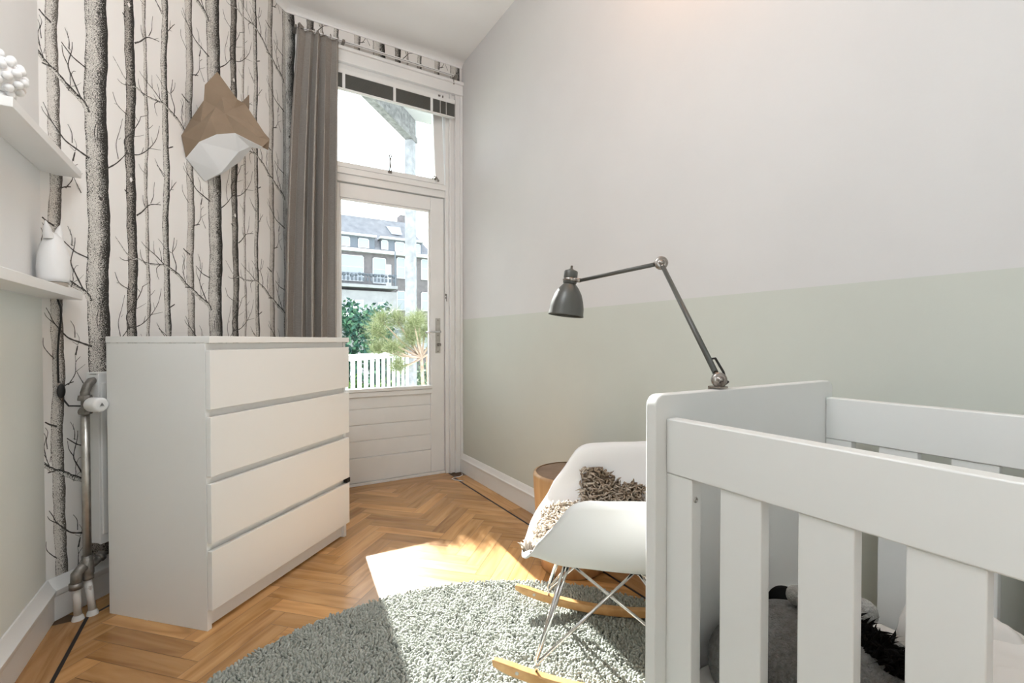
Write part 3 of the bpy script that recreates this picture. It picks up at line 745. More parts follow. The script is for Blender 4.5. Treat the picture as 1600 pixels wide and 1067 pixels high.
# ================================================================ RADIATOR AND PIPES
def wthing(name, label, cat, t0, p0, z0, group=None):
    q = W(t0, p0, z0)
    return thing(name, label, cat, tuple(q), math.radians(90) - ANG + 0.0, group)
# local x runs along the wall, local y points INTO the wall (so -y is out into the room)
t = wthing('radiator', 'white panel radiator half hidden behind the chest', 'radiator', 0.105, 0.0, 0.0)
mb = MB()
for p0, p1 in ((0.045, 0.058), (0.088, 0.101)):
    n = 26
    for k in range(n):
        x0 = 0.84 * k / n; x1 = 0.84 * (k + 1) / n
        mb.box(x0 + .006, x1 - .006, -p1 - 0.004, -p0, 0.27, 0.83)
    mb.box(0, 0.84, -p1, -p0, 0.235, 0.865)
mb.build('panel', M['trim_paint'], t, bevel=0.003)
mb = MB(); mb.box(-0.002, 0.004, -0.101, -0.045, 0.24, 0.86); mb.box(0, .84, -.10, -.046, .862, .868); mb.build('side_cover', M['trim_paint'], t, bevel=0.002)
for x_ in (.10, .70): MB().box(x_, x_ + .03, -0.05, -0.001, 0.35, 0.75).build('bracket', M['steel'], t)
t = wthing('heating_pipes', 'grey steel riser pipe with cast fittings left of the chest', 'pipe', 0.063, 0.095, 0.0)
mb = MB(); mb.tube([(0, 0, 0.20), (0, 0, 0.735)], 0.0125, 16); mb.build('riser', M['steel'], t)
mb = MB()
mb.tube([(0.0, 0, .775), (0.0, 0, .80), (0.008, 0, .822), (0.028, 0.01, .838), (0.05, 0.018, .840), (.075, .020, .832)], [.014, .014, .014, .0135, .013, .012], 14)
mb.lathe([(0, .012), (.019, .012), (.021, 0), (.021, -.006), (0, -.006)], (0, 0, .778), n=8, smooth=False)
mb.lathe([(.012, -.02), (.012, .03)], (0, 0, .75)); mb.lathe([(0, -.012), (.019, -.012), (.021, -.004), (.019, .004), (.014, .012), (0, .012)], (0, 0, .735), n=8, smooth=False)
mb.lathe([(0, .010), (.016, .010), (.018, 0), (0, 0)], (.06, .018, .838), (1, .2, -.1), n=8, smooth=False)
mb.build('upper_elbow', M['castiron'], t)
mb = MB()
mb.lathe([(0, .03), (.0165, .03), (.0165, .012), (.019, .010), (.019, -.035), (.0165, -.04), (.018, -.045), (.018, -.055), (0, -.055)], (0, 0, .185), n=20)
mb.tube([(0, 0, .175), (-.02, .0, .178), (-.036, 0, .165), (-.038, 0, .125)], .0165, 14); mb.lathe([(0, .01), (.0195, .01), (.0195, -.01), (0, -.01)], (-.038, 0, .125), n=20)
mb.tube([(0, 0, .190), (.02, -.004, .178), (.04, 0, .185), (.055, .005, .205)], .013, 12); mb.lathe([(0, .006), (.018, .006), (.018, -.006), (0, -.006)], (.045, 0, .19), (1, 0, .6), n=10)
mb.build('lower_tee', M['castiron'], t)
mp2 = noisy('chipped_white_pipe', (0.16, 0.08, 0.04), (0.72, 0.71, 0.69), 14, 0.5, 0.1, 60, detail=6)
for e in mp2.node_tree.nodes:
    if e.type == 'VALTORGB': e.color_ramp.elements[0].position = 0.30; e.color_ramp.elements[1].position = 0.36
for (x, y, xt) in ((0.006, -0.012, 0.0), (-0.030, 0.004, -.038)):
    mb = MB(); mb.tube([(xt, 0, .135), (x, y, 0.012)], .0115, 14); mb.lathe([(.0115, .018), (.016, .010), (.018, 0)], (x, y, 0.0), n=16); mb.build('floor_pipe', mp2, t)
vb = MB(); ax = Vector((-.12, -1, 0.02))
vb.lathe([(0, 0), (.012, 0), (.012, .016), (.0235, .018), (.026, .024), (.0255, .066), (.023, .073), (.0180, .075), (0, .075)], (0.004, -0.004, .757), ax, n=28)
kb = vb.build('valve_knob', M['plastic'], t)
c = Vector((0.004, -0.004, .757)) + ax.normalized() * .0758; a1 = Vector((1, -.12, 0)).normalized(); a2 = Vector((0, 0, 1))
MB().add([c - a1 * .007 - a2 * .004, c + a1 * .007 - a2 * .004, c + a2 * .008], [(0, 1, 2)]).add([c - a1 * .008 - a2 * .007, c + a1 * .008 - a2 * .007, c + a1 * .008 - a2 * .006, c - a1 * .008 - a2 * .006], [(0, 1, 2, 3)]).build('triangle_mark', mat('grey_print', (.2, .2, .2), .6), kb)
# lamp cable with inline switch
t = wthing('power_cable', 'black lamp cable with inline switch dangling below the lower shelf', 'cable', 0.048, 0.012, 0.60)
pts = [(-.006, .006, .54), (.004, .003, .50), (.002, 0, .46), (-.006, 0, .40), (-.010, 0, .34), (-.010, 0, .27), (-.009, 0, .235)]
mb = MB(); mb.tube(pts, .003, 8); mb.tube([(.003, -.003, .175), (.015, -.01, .150), (.035, -.055, .148), (.06, -.075, .165), (.085, -.08, .185), (.11, -.09, .20)], .003, 8); mb.build('cord', M['black'], t)
mb = MB(); mb.ball((-.003, -.003, .205), .013, .008, .026); mb.build('inline_switch', M['black'], t)

# ================================================================ SHELVES AND WHAT STANDS ON THEM
t = thing('wall_shelf', 'lower white floating shelf on the left wall, carrying the eared lamp', 'shelf', (-0.58, 1.70, 1.132), group='white floating wall shelves')
MB().box(0.0, 0.10, -0.62, 0.555, 0.0, 0.030).build('board', M['white_paint'], t, bevel=0.002)
t = thing('wall_shelf', 'upper white floating shelf on the left wall, carrying the knobbly globe', 'shelf', (-0.58, 1.95, 1.572), group='white floating wall shelves')
MB().box(0.0, 0.10, -0.294, 0.308, 0.0, 0.026).build('board', M['white_paint'], t, bevel=0.002)
# small pale wood base with a frosted, eared body
t = thing('night_lamp', 'white rounded night lamp with two pointed ears on lower shelf', 'lamp', (-0.530, 2.145, 1.162))
MB().lathe([(0, 0), (.033, 0), (.036, .006), (.036, .020), (0, .020)], n=36).build('base', noisy('pale_base', (.30, .27, .23), (.38, .34, .29), 20, .5), t)
mb = MB().lathe([(0, .0205), (.038, .0205), (.042, .035), (.043, .07), (.040, .11), (.032, .145), (.021, .172), (.010, .184), (0, .188)], n=36)
mb.build('body', M['plastic'], t)
for s in (-1, 1):
    mb = MB(); mb.lathe([(0.014, 0), (.013, .015), (.009, .035), (.004, .05), (0, .058)], (0.006 * s, 0.020 * s, .165), (0.05 * s, 0.28 * s, 1), n=16); mb.build('ear', M['plastic'], t)
t = thing('globe_ornament', 'white globe covered in round knobs on the upper shelf', 'ornament', (-0.525, 1.70, 1.598))
mb = MB().ball((0, 0, .066), .050, n=32, m=20); mb.lathe([(0, 0), (.028, 0), (.03, .004), (.022, .02), (0, .02)]); mb.build('globe', M['plastic'], t)
for i in range(60):
    ph = math.acos(1 - 2 * (i + .5) / 60); th = PI * (1 + 5 ** .5) * i
    if ph < 2.6: MB().ball((.053 * math.sin(ph) * math.cos(th), .053 * math.sin(ph) * math.sin(th), .066 + .053 * math.cos(ph)), .0105, n=12, m=8).build('knob', M['plastic'], t)

# ================================================================ FOX HEAD ON THE WALL
t = wthing('fox_head', 'brown and white folded paper fox head mounted on the forest wall', 'wall decoration', 0.685, 0.003, 1.93)
P = {}
def fv(n, s, p, h):   # s: sideways towards the camera, p: out from wall, h: height
    P[n] = Vector((-s, -p, h - 1.93)); P[n + "'"] = Vector((s, -p, h - 1.93))
for n, s, p, h in (('tip', .10, .168, 2.22), ('eb1', .118, .118, 2.155), ('eb2', .105, .100, 2.094), ('ein', .072, .166, 2.118), ('er', .038, .219, 2.120), ('ebk', .070, .105, 2.13),
                   ('f0', 0, .150, 2.150), ('f1', 0, .228, 2.118), ('f2', 0, .288, 2.032), ('f3', 0, .330, 1.972), ('E1', .046, .205, 2.075), ('E2', .032, .285, 2.002), ('E3', .070, .180, 2.043), ('E4', .062, .245, 2.000), ('Ei', .048, .232, 2.028),
                   ('nose', 0, .357, 1.935), ('nt', .016, .345, 1.950), ('NL', .020, .335, 1.897), ('M1', .026, .322, 1.940), ('J1', .060, .224, 1.953), ('J2', .10, .162, 1.935), ('J3', .122, .090, 1.897),
                   ('J4', .105, .0, 1.836), ('w1', .128, .0, 1.93), ('w2', .075, .0, 2.03), ('w3', 0, .0, 2.09), ('c1', .118, .094, 1.987), ('c2', .118, .145, 2.005), ('c3', .066, .217, 1.972), ('cr', .075, .135, 2.075),
                   ('b0', 0, 0.0, 1.764), ('ch2', .0, .094, 1.801), ('ch', 0, .190, 1.893), ('ch3', 0, .250, 1.912), ('nb', 0, .318, 1.905), ('bk', 0, .07, 2.135)): fv(n, s, p, h)
brown = [('tip', 'eb1', 'ein'), ('tip', 'ein', 'er'), ('eb1', 'eb2', 'ein'), ('tip', 'ebk', 'eb1'), ('tip', 'er', 'ebk'), ('eb1', 'ebk', 'eb2'),
         ('ein', 'E1', 'er'), ('er', 'E1', 'f1'), ('f1', 'E1', 'f2'), ('E1', 'Ei', 'E2'), ('E1', 'E2', 'f2'), ('E1', 'E3', 'Ei'), ('Ei', 'E3', 'E4'), ('Ei', 'E4', 'E2'), ('ein', 'E3', 'E1'), ('ein', 'eb2', 'cr'), ('ein', 'cr', 'E3'),
         ('cr', 'c1', 'c2'), ('cr', 'c2', 'E3'), ('E3', 'c2', 'c3'), ('E3', 'c3', 'E4'), ('c2', 'J2', 'c3'), ('c1', 'J3', 'c2'), ('c2', 'J3', 'J2'), ('c3', 'J2', 'J1'), ('c3', 'J1', 'M1'), ('c3', 'M1', 'E4'), ('E4', 'M1', 'E2'),
         ('M1', 'J1', 'NL'), ('M1', 'NL', 'nose'), ('M1', 'nose', 'nt'), ('E2', 'M1', 'nt'), ('E2', 'nt', 'f3'), ('f2', 'E2', 'f3'), ('f3', 'nt', 'nose'),
         ('eb2', 'w2', 'c1'), ('eb2', 'c1', 'cr'), ('w2', 'w1', 'c1'), ('w1', 'J3', 'c1'), ('w1', 'J4', 'J3'), ('eb2', 'bk', 'w2'), ('w2', 'bk', 'w3'), ('ebk', 'bk', 'eb2'), ('ebk', 'f0', 'bk'), ('ebk', 'er', 'f0'), ('er', 'f1', 'f0')]
white = [('J4', 'b0', 'ch2'), ('J4', 'ch2', 'J3'), ('J3', 'ch2', 'ch'), ('J3', 'ch', 'J2'), ('J2', 'ch', 'J1'), ('J1', 'ch', 'ch3'), ('J1', 'ch3', 'NL'), ('NL', 'ch3', 'nb')]
brown.append(('NL', 'nb', 'nose'))
CEN = {'f0', 'f1', 'f2', 'f3', 'nose', 'w3', 'b0', 'ch2', 'ch', 'ch3', 'nb', 'bk'}
def facet(name, tris, m):
    mb = MB()
    for tr in tris:
        mb.add([P[a] for a in tr], [(0, 1, 2)])
        mb.add([P[a if a in CEN else a + "'"] for a in tr], [(0, 2, 1)])
    o = mb.build(name, m, t); md = o.modifiers.new('card', 'SOLIDIFY'); md.thickness = 0.0012; return o
facet('brown_mask', brown, M['kraft']); facet('white_throat', white, M['paper'])

# ================================================================ RUG
RC = (0.462, 0.788); RR = 0.955
rug = thing('round_rug', 'round grey-green shaggy rug under the rocking chair and crib', 'rug', (RC[0], RC[1], 0.0005))
MB().lathe([(0, 0), (RR - .01, 0), (RR, .003), (RR - .002, .007), (0, .008)], n=128).build('backing', M['rug_back'], rug)
def tufts(n_, xy, h, r, leanmax, seed):
    rg = np.random.default_rng(seed); n = len(xy)
    base = np.c_[xy, np.full(n, 0.006)]
    ang = rg.uniform(0, 2 * PI, n); lean = rg.uniform(0.1, 1, n) * leanmax
    cl = np.sin(xy[:, 0] * 46 + 3 * np.sin(xy[:, 1] * 31)) + np.sin(xy[:, 1] * 52 + 2 * np.sin(xy[:, 0] * 40))
    ang = ang * 0.5 + cl * 1.3
    H_ = h * rg.uniform(0.7, 1.12, n) * (1 + 0.06 * cl)
    dx, dy = np.cos(ang) * lean, np.sin(ang) * lean
    rings = []
    prof = [(0.0, 0.75), (0.55, 1.1), (0.9, 0.85), (1.0, 0.25)]
    k = 4
    for (f, s) in prof:
        for q in range(k):
            a = 2 * PI * q / k + ang
            rings.append(np.c_[base[:, 0] + dx * f * f + np.cos(a) * r * s, base[:, 1] + dy * f * f + np.sin(a) * r * s, base[:, 2] + H_ * f])
    V = np.stack(rings, 1)    # n, 16, 3
    V = V.reshape(-1, 3)
    F = []
    for i in range(len(prof) - 1):
        for q in range(k): F.append((i * k + q, i * k + (q + 1) % k, (i + 1) * k + (q + 1) % k, (i + 1) * k + q))
    F.append(tuple((len(prof) - 1) * k + q for q in range(k)))
    F = np.array(F)[None] + (np.arange(n) * len(prof) * k)[:, None, None]
    tone = np.repeat(rg.uniform(0.25, 1.0, n), len(prof) * k).reshape(n, -1)
    fz = np.repeat(np.array([0.0, 0.5, 0.9, 1.0]), k)[None]
    tone = (tone * 0.5 + 0.5) 
    return V, F.reshape(-1, 4), tone.reshape(-1)
g = 0.0075
xs = np.arange(-RR, RR, g); X_, Y_ = np.meshgrid(xs, xs)
X_ = X_ + (np.arange(X_.shape[0]) % 2)[:, None] * g / 2
pts = np.c_[X_.ravel(), Y_.ravel()] + RNG.uniform(-.0022, .0022, (X_.size, 2))
rad = np.hypot(pts[:, 0], pts[:, 1])
keep = (rad < RR - .003) & (pts[:, 1] + RC[1] > -0.12)
V, F, T_ = tufts(0, pts[keep], 0.017, 0.0046, 0.011, 3)
o = fastmesh('pile', V, F, M['rug'], rug, True, T_); o['kind'] = 'stuff'

# ================================================================ STOOL
t = thing('drum_stool', 'turned wooden drum stool behind the rocking chair', 'stool', (1.262, 1.615, 0))
MB().lathe([(0, 0), (.130, 0), (.138, .006), (.142, .06), (.150, .12), (.162, .22), (.170, .34), (.173, .40), (.171, .410), (.158, .4135), (0.0, .4135)][:9] + [(.160, .4135)], n=64).build('drum', M['stool'], t)
MB().lathe([(.163, .409), (.158, .411), (0, .4115)], n=64).build('end_grain', M['stool_top'], t)

# ================================================================ ROCKING CHAIR
CRZ = math.radians(50.0)
chair = thing('rocking_chair', 'white moulded armchair on chrome wire legs with wooden rockers', 'chair', (1.011, 1.055, 0.019), CRZ)
RIM = [(0, 0.000, .292, .395), (18, .100, .291, .397), (33, .190, .278, .405), (45, .243, .245, .435), (56, .278, .190, .505), (68, .305, .130, .585), (84, .318, .040, .602), (104, .318, -.080, .610), (122, .292, -.180, .628), (142, .215, -.262, .675), (160, .115, -.305, .702), (180, 0, -.318, .708)]
def rim(a):
    a = a % 360; sgn = 1
    if a > 180: a = 360 - a; sgn = -1
    A_ = [r[0] for r in RIM]
    for i in range(len(RIM) - 1):
        if a <= A_[i + 1]: break
    p0, p1, p2, p3 = RIM[max(i - 1, 0)], RIM[i], RIM[i + 1], RIM[min(i + 2, len(RIM) - 1)]
    t_ = (a - p1[0]) / (p2[0] - p1[0])
    def h(k):
        m1 = (p2[k] - p0[k]) / (p2[0] - p0[0]) * (p2[0] - p1[0]); m2 = (p3[k] - p1[k]) / (p3[0] - p1[0]) * (p2[0] - p1[0])
        if k == 1 and i == 0: m1 = (p2[k] - p1[k])
        return (2 * t_ ** 3 - 3 * t_ ** 2 + 1) * p1[k] + (t_ ** 3 - 2 * t_ ** 2 + t_) * m1 + (-2 * t_ ** 3 + 3 * t_ ** 2) * p2[k] + (t_ ** 3 - t_ ** 2) * m2
    return sgn * h(1), h(2), h(3)
def bowl(a, s):
    rx, ry, rz = rim(a); cx, cy, cz = 0, .0, .372
    side = 1 - math.exp(-((max(rz - .40, 0)) / .06) ** 2)
    gh = 1 - (1 - s) ** (1.25 + .85 * side)
    hz = s ** (2.6 + 0.6 * side)
    x = cx + (rx - cx) * gh; y = cy + (ry - cy) * gh; z = cz + (rz - cz) * hz
    if s > .9 and rz < .45: z -= 0.9 * (s - .9) ** 1.6 * (1 - (rz - .395) / .055)
    if s > .93 and rz > .45:
        out = Vector((rx, ry, 0)).normalized() * .008 * ((s - .93) / .07) ** 2; x += out.x; y += out.y
    return Vector((x, y, z - .019))
na, ns = 144, 30
Vs = [bowl(360 * i / na, 0.02 + 0.98 * j / ns) for j in range(ns + 1) for i in range(na)]
Fs = [(j * na + i, (j + 1) * na + i, (j + 1) * na + (i + 1) % na, j * na + (i + 1) % na) for j in range(ns) for i in range(na)]
Fs.append(tuple(range(na)))
o = MB().add(Vs, Fs, 0, True).build('seat_shell', M['shell'], chair)
md = o.modifiers.new('thick', 'SOLIDIFY'); md.thickness = 0.0055; md.offset = 1 
zz = -.019
FT, RT, FB, RB = {}, {}, {}, {}
for s in (-1, 1):
    FT[s] = Vector((.150 * s, .150, .362 + zz)); RT[s] = Vector((.165 * s, -.03, .362 + zz)); FB[s] = Vector((.195 * s, .235, .105 + zz)); RB[s] = Vector((.195 * s, -.225, .105 + zz))
def rz_(y): return 0.004 + y * y / (2 * 1.15)
for s in (-1, 1):
    w = MB(); off = Vector((0, .012, 0))
    w.tube([FT[s] + off, FB[s] + off * .4, FB[s] - Vector((0, 0, .012)), FB[s] - off * .4, RT[s]], .0042, 8)
    w.tube([FT[s], FB[s] + Vector((0, 0, .004))], .0042, 8)
    w.tube([FT[s], RB[s]], .0042, 8); w.tube([RT[s], RB[s]], .0042, 8)
    w.tube([FB[s] - Vector((0, 0, .01)), (FB[s].x, FB[s].y + .004, rz_(.24) + .028)], .004, 8); w.tube([RB[s], (RB[s].x, RB[s].y - .004, rz_(.24) + .028)], .004, 8)
    w.build('leg_frame', M['chrome'], chair)
w = MB()
w.tube([FB[-1], FT[1] + Vector((-.02, -.01, 0))], .0038, 8); w.tube([FB[1], FT[-1] + Vector((.02, -.01, 0))], .0038, 8)
w.tube([RB[-1], RT[1]], .0038, 8); w.tube([RB[1], RT[-1]], .0038, 8)
w.tube([FT[-1], FT[1]], .0038, 8); w.tube([RT[-1], RT[1]], .0038, 8)
w.build('cross_brace', M['chrome'], chair)
for s in (-1, 1):
    vs, fs = [], []; n = 30
    for i in range(n + 1):
        y = -.36 + .72 * i / n; zb = rz_(y); e = min(1, min(i, n - i) / 2.0 + .25)
        hh = .028 * (0.55 + .45 * e); ww = .0125 * (0.6 + .4 * e)
        for dx, dz in ((-1, 0), (1, 0), (1, 1), (-1, 1)): vs.append((.200 * s + dx * ww, y, zb + dz * hh + (.028 - hh) * .5))
    for i in range(n):
        for q in range(4): fs.append((i * 4 + q, i * 4 + (q + 1) % 4, (i + 1) * 4 + (q + 1) % 4, (i + 1) * 4 + q))
    fs += [(3, 2, 1, 0), tuple(n * 4 + q for q in range(4))]
    mb = MB().add(vs, fs, 0, False)
    rk = mb.build('rocker', M['maple'], chair, bevel=0.004, seg=3)
    for y in (.29, -.29): MB().lathe([(0, .0015), (.004, .001), (.0055, 0), (.0055, -.001)], (.200 * s + s * -.0 + (-.0125), y, rz_(y) + .016), (-1, 0, 0), n=12).build('screw', M['steel'], rk)
for s in (-1, 1):
    for c in (FT[s], RT[s]): MB().lathe([(0, .004), (.018, .004), (.020, -.006), (0, -.006)], c + Vector((0, 0, .004)), n=16).build('shock_mount', M['black'], chair)

# ---------------- sheepskin lying in the chair (its own thing)
def locks(seeds, rg, length, radius, segs=4, tip=.55):
    V, F, T_ = [], [], []
    for (p, nrm, lean, ln, tone) in seeds:
        d = (nrm + lean).normalized(); q = Vector(p); side = d.orthogonal().normalized(); curl = Vector((rg.uniform(-1, 1), rg.uniform(-1, 1), rg.uniform(-.6, .4)))
        b0 = len(V); rr_ = radius * rg.uniform(.7, 1.25)
        for i in range(segs + 1):
            f = i / segs
            dd = (d + curl * f * 1.5 - nrm * f * 0.5).normalized()
            sd = dd.orthogonal().normalized(); st = dd.cross(sd); r0 = rr_ * (1.0 - tip * f ** 2.5)
            for k in range(5):
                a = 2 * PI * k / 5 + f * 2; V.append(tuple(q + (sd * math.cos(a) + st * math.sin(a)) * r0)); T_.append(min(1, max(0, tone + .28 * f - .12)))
            q = q + dd * ln / segs
        for i in range(segs):
            for k in range(5): F.append((b0 + i * 5 + k, b0 + i * 5 + (k + 1) % 5, b0 + (i + 1) * 5 + (k + 1) % 5, b0 + (i + 1) * 5 + k))
        V.append(tuple(q)); T_.append(min(1, tone + .25)); ti = len(V) - 1
        for k in range(5): F.append((b0 + segs * 5 + k, b0 + segs * 5 + (k + 1) % 5, ti, ti))
    return V, F, T_
sk = thing('sheepskin', 'shaggy brown sheepskin laid over the rocking chair seat, sunlit front painted cream', 'sheepskin', (1.011, 1.055, 0.019), CRZ)
rg = random.Random(4); seeds = []; hv = []
def in_skin(x, y, z, a):
    zl = z + .019
    if y > .264: return False
    if y > .13: return -.235 < x < .215 - .9 * max(0, y - .17) and zl < .50 - .6 * max(0, y - .15)
    if y > -.05 and x > .0: return zl < .515 - .8 * max(0, .04 - y)
    if y > -.10: return zl < .465
    return abs(x) < .24 and zl < .465 + min(.13, (-.10 - y) * 1.3)
cnt = 0
while cnt < 4600:
    a = rg.uniform(0, 360); s = math.sqrt(rg.uniform(0.0, 1.0))
    p = bowl(a, min(s, .985)); e1 = bowl(a + 2, min(s, .985)) - p; e2 = bowl(a, min(s, .98) + .004 if s < .98 else .98) - bowl(a, min(s, .98) - .004)
    nrm = e1.cross(e2)
    if nrm.length < 1e-9: continue
    nrm.normalize()
    if nrm.dot(Vector((0, 0, .62)) - p) < 0: nrm = -nrm
    cnt += 1
    if not in_skin(p.x, p.y, p.z, a): continue
    lean = Vector((rg.uniform(-.7, .7), rg.uniform(-.7, .7), rg.uniform(-.5, .1)))
    front = min(1, max(0, (p.y - .02) / .2))
    tone = rg.uniform(.25, .6) * (1 - front) + rg.uniform(.65, 1.0) * front  # locks paler towards the front, sunlight there put into the colour
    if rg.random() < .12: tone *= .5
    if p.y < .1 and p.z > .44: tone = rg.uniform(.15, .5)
    if p.y > .24: lean = lean * .4 - Vector((0, .3, 0))
    seeds.append((p + nrm * (.020 if p.y < .12 else .012), nrm, lean, rg.uniform(.018, .032) * (1.2 if p.y < .12 else 1), tone))
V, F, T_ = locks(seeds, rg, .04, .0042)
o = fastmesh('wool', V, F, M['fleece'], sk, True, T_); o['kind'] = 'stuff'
hV, hF = [], []; na2, ns2 = 96, 24
ok = {}
for j in range(ns2 + 1):
    for i in range(na2):
        a = 360 * i / na2; s = .03 + .95 * j / ns2; p = bowl(a, s); c = Vector((0, 0, .55)); nd = (c - p).normalized()
        hV.append(tuple(p + nd * (.014 if p.y < .12 else .008))); ok[j * na2 + i] = in_skin(p.x, p.y, p.z, a)
for j in range(ns2):
    for i in range(na2):
        f = (j * na2 + i, j * na2 + (i + 1) % na2, (j + 1) * na2 + (i + 1) % na2, (j + 1) * na2 + i)
        if all(ok[q] for q in f): hF.append(f)
o = MB().add(hV, hF, 0, True).build('hide', mat('hide', (.20, .155, .12), .95), sk); md = o.modifiers.new('t', 'SOLIDIFY'); md.thickness = .006; md.offset = 0

# ================================================================ CRIB
crib = thing('crib', 'white slatted crib with high end panel at the right', 'crib', (0.985, 0.0, 0.0))
def rounded_panel(x0, x1, z0, z1, r, y0, y1):
    pr = [(x0, z0), (x1, z0)] + [(x1 - r + r * math.sin(a), z1 - r + r * math.cos(a)) for a in [PI / 2 - PI / 2 * k / 8 for k in range(9)]] + [(x0 + r - r * math.sin(a), z1 - r + r * math.cos(a)) for a in [PI / 2 * k / 8 for k in range(9)]]
    n = len(pr); vs = [(x, y0, z) for x, z in pr] + [(x, y1, z) for x, z in pr]
    return MB().add(vs, [tuple(range(n)), tuple(range(2 * n - 1, n - 1, -1))] + [(i, i + n, (i + 1) % n + n, (i + 1) % n) for i in range(n)])
CX0, CX1 = 0.665, 1.305
rounded_panel(CX0 - .985, CX1 - .985, .045, .884, .022, .605, .629).build('end_panel', M['crib_white'], crib, bevel=0.003)
rounded_panel(CX0 - .985, CX1 - .985, .045, .884, .022, -.659, -.635).build('end_panel', M['crib_white'], crib, bevel=0.003)
for (xa, xb, nm, ztop) in ((0.693 - .985, 0.723 - .985, 'side_near', .839), (1.270 - .985, 1.298 - .985, 'side_far', .843)):
    MB().box(xa, xb, -.635, .605, ztop - .102, ztop).build('top_rail', M['crib_white'], crib, bevel=0.003)
    MB().box(xa, xb, -.635, .605, .18, .25).build('bottom_rail', M['crib_white'], crib, bevel=0.003)
    xm0, xm1 = xa + .002, xb - .002
    MB().box(xm0, xm1, .548, .605, .25, ztop - .102).build('stile', M['crib_white'], crib, bevel=0.002)
    MB().box(xm0, xm1, -.635, -.578, .25, ztop - .102).build('stile', M['crib_white'], crib, bevel=0.002)
    for k in range(8):
        y1 = .4935 - k * .1262; 
        if y1 - .072 < -.57: break
        MB().box(xm0 + .002, xm1 - .002, y1 - .072, y1, .25, ztop - .102).build('slat', M['crib_white'], crib, bevel=0.002)
for z in (.700, .32): MB().lathe([(0, .0012), (.0025, .0012), (.003, .002), (.005, .001), (.0055, 0)], (.693 - .985 + .012, .5475, z), (0, -1, 0), n=14).build('bolt', M['steel'], crib)
for x in (CX0 + .02, CX1 - .045):
    for y in (.6045, -.6595):
        MB().box(x - .985, x + .025 - .985, y, y + .025, 0.021 if y > 0 else 0.021, .045).build('foot', M['crib_white'], crib)
MB().box(.725 - .985, 1.268 - .985, -.633, .603, .24, .262).build('base_board', M['maple'], crib)
t = thing('mattress', 'white crib mattress beneath the duvet and plush donkey', 'mattress', (0.996, -.015, .263))
MB().box(-.262, .262, -.61, .612, 0, .085).build('cover', M['bedding'], t, bevel=0.02, seg=4)
# duvet, puffy
def pillow_mesh(cx, cy, sx, sy, z0, hgt, fold, seed, nx=60, ny=60):
    rg2 = random.Random(seed); V = []; F = []
    for j in range(ny + 1):
        for i in range(nx + 1):
            u, v = i / nx * 2 - 1, j / ny * 2 - 1
            e = (1 - abs(u) ** 6) * (1 - abs(v) ** 6); e = max(e, 0) ** .45
            z = z0 + hgt * e * (1 + fold * (math.sin(u * 5.1 + v * 3.3 + seed) * .5 + math.sin(v * 9.2 - u * 4) * .35 + math.sin(u * 13 + v * 7) * .12))
            V.append((cx + u * sx, cy + v * sy, z))
    for j in range(ny):
        for i in range(nx):
            a = j * (nx + 1) + i; F.append((a, a + 1, a + nx + 2, a + nx + 1))
    return V, F
t = thing('duvet', 'rumpled cream duvet along the far side of the crib', 'duvet', (1.10, -.12, .349))
V, F = pillow_mesh(0.025, 0.0, .135, .46, 0.0, .10, .30, 2)
n0 = len(V); V2 = [(x, y, 0.0) for x, y, z in V]; 
o = MB().add(V, F, 0, True).add(V2, [tuple(reversed(f)) for f in F], 0, True).build('cover', M['bedding'], t)
mb = MB()
for (y, z, r) in ((.56, .092, .006), (.545, .095, .004), (.57, .085, .004)): pass
t2 = thing('printed_pillow', 'white pillow with tiny brown printed animals against the far slats', 'pillow', (1.225, .33, .35))
V, F = pillow_mesh(0, 0, .034, .10, 0, .105, .1, 5, 20, 30)
o = MB().add(V, F, 0, True).add([(x, y, 0.0) for x, y, z in V], [tuple(reversed(f)) for f in F], 0, True).build('cover', M['bedding'], t2)
for (x, y, z) in ((-.036, .03, .075), (-.036, .015, .078), (-.036, .0, .074), (-.036, .022, .062)): MB().ball((x, y, z), .003, .005, .004, 8, 6).build('motif', M['print'], t2)

# plush donkey
t = thing('plush_donkey', 'grey plush donkey with spiky black mane lying in the crib', 'soft toy', (0.88, .40, .348))
mb = MB()
for c, r in (((.0, .03, .045), (.125, .165, .105)), ((-.06, .115, .035), (.075, .075, .08)), ((-.02, -.04, .062), (.115, .12, .11)), ((-.04, -.13, .075), (.085, .10, .085)), ((-.06, -.23, .055), (.06, .08, .055)), ((.06, .10, .03), (.07, .09, .05))):
    mb.ball(c, *r, n=28, m=18)
o = mb.build('body', M['plush'], t, weld=False)
md = o.modifiers.new('remesh', 'REMESH'); md.mode = 'VOXEL'; md.voxel_size = 0.007; md.use_smooth_shade = True
md = o.modifiers.new('smooth', 'SMOOTH'); md.iterations = 6; md.factor = .6
def capsule(p0, p1, r0, r1, name, m):
    mb = MB(); P_ = [Vector(p0).lerp(Vector(p1), k / 8) for k in range(9)]; mb.tube(P_, [r0 + (r1 - r0) * k / 8 for k in range(9)], 14); mb.ball(p1, r1, n=14, m=10); mb.ball(p0, r0, n=14, m=10)
    return mb.build(name, m, t)
capsule((.03, .12, .03), (.11, .155, .065), .034, .030, 'leg', M['plush']); capsule((.02, .05, .03), (.14, .095, .08), .032, .026, 'leg', M['plush'])
capsule((-.05, -.12, .03), (-.09, -.02, .02), .03, .03, 'leg', M['plush'])
MB().ball((.125, .160, .082), .036, .026, .026).build('hoof', M['mane'], t); MB().ball((.150, .105, .100), .026, .024, .026).build('hoof', M['mane'], t)
capsule((.01, .07, .165), (.05, -.02, .168), .018, .022, 'ear', M['plush_light'])
seeds = []; rg = random.Random(9)
arc = [(-.03, .03, .165), (-.035, -.02, .172), (-.045, -.07, .172), (-.055, -.12, .162), (-.06, -.17, .135), (-.065, -.21, .10)]
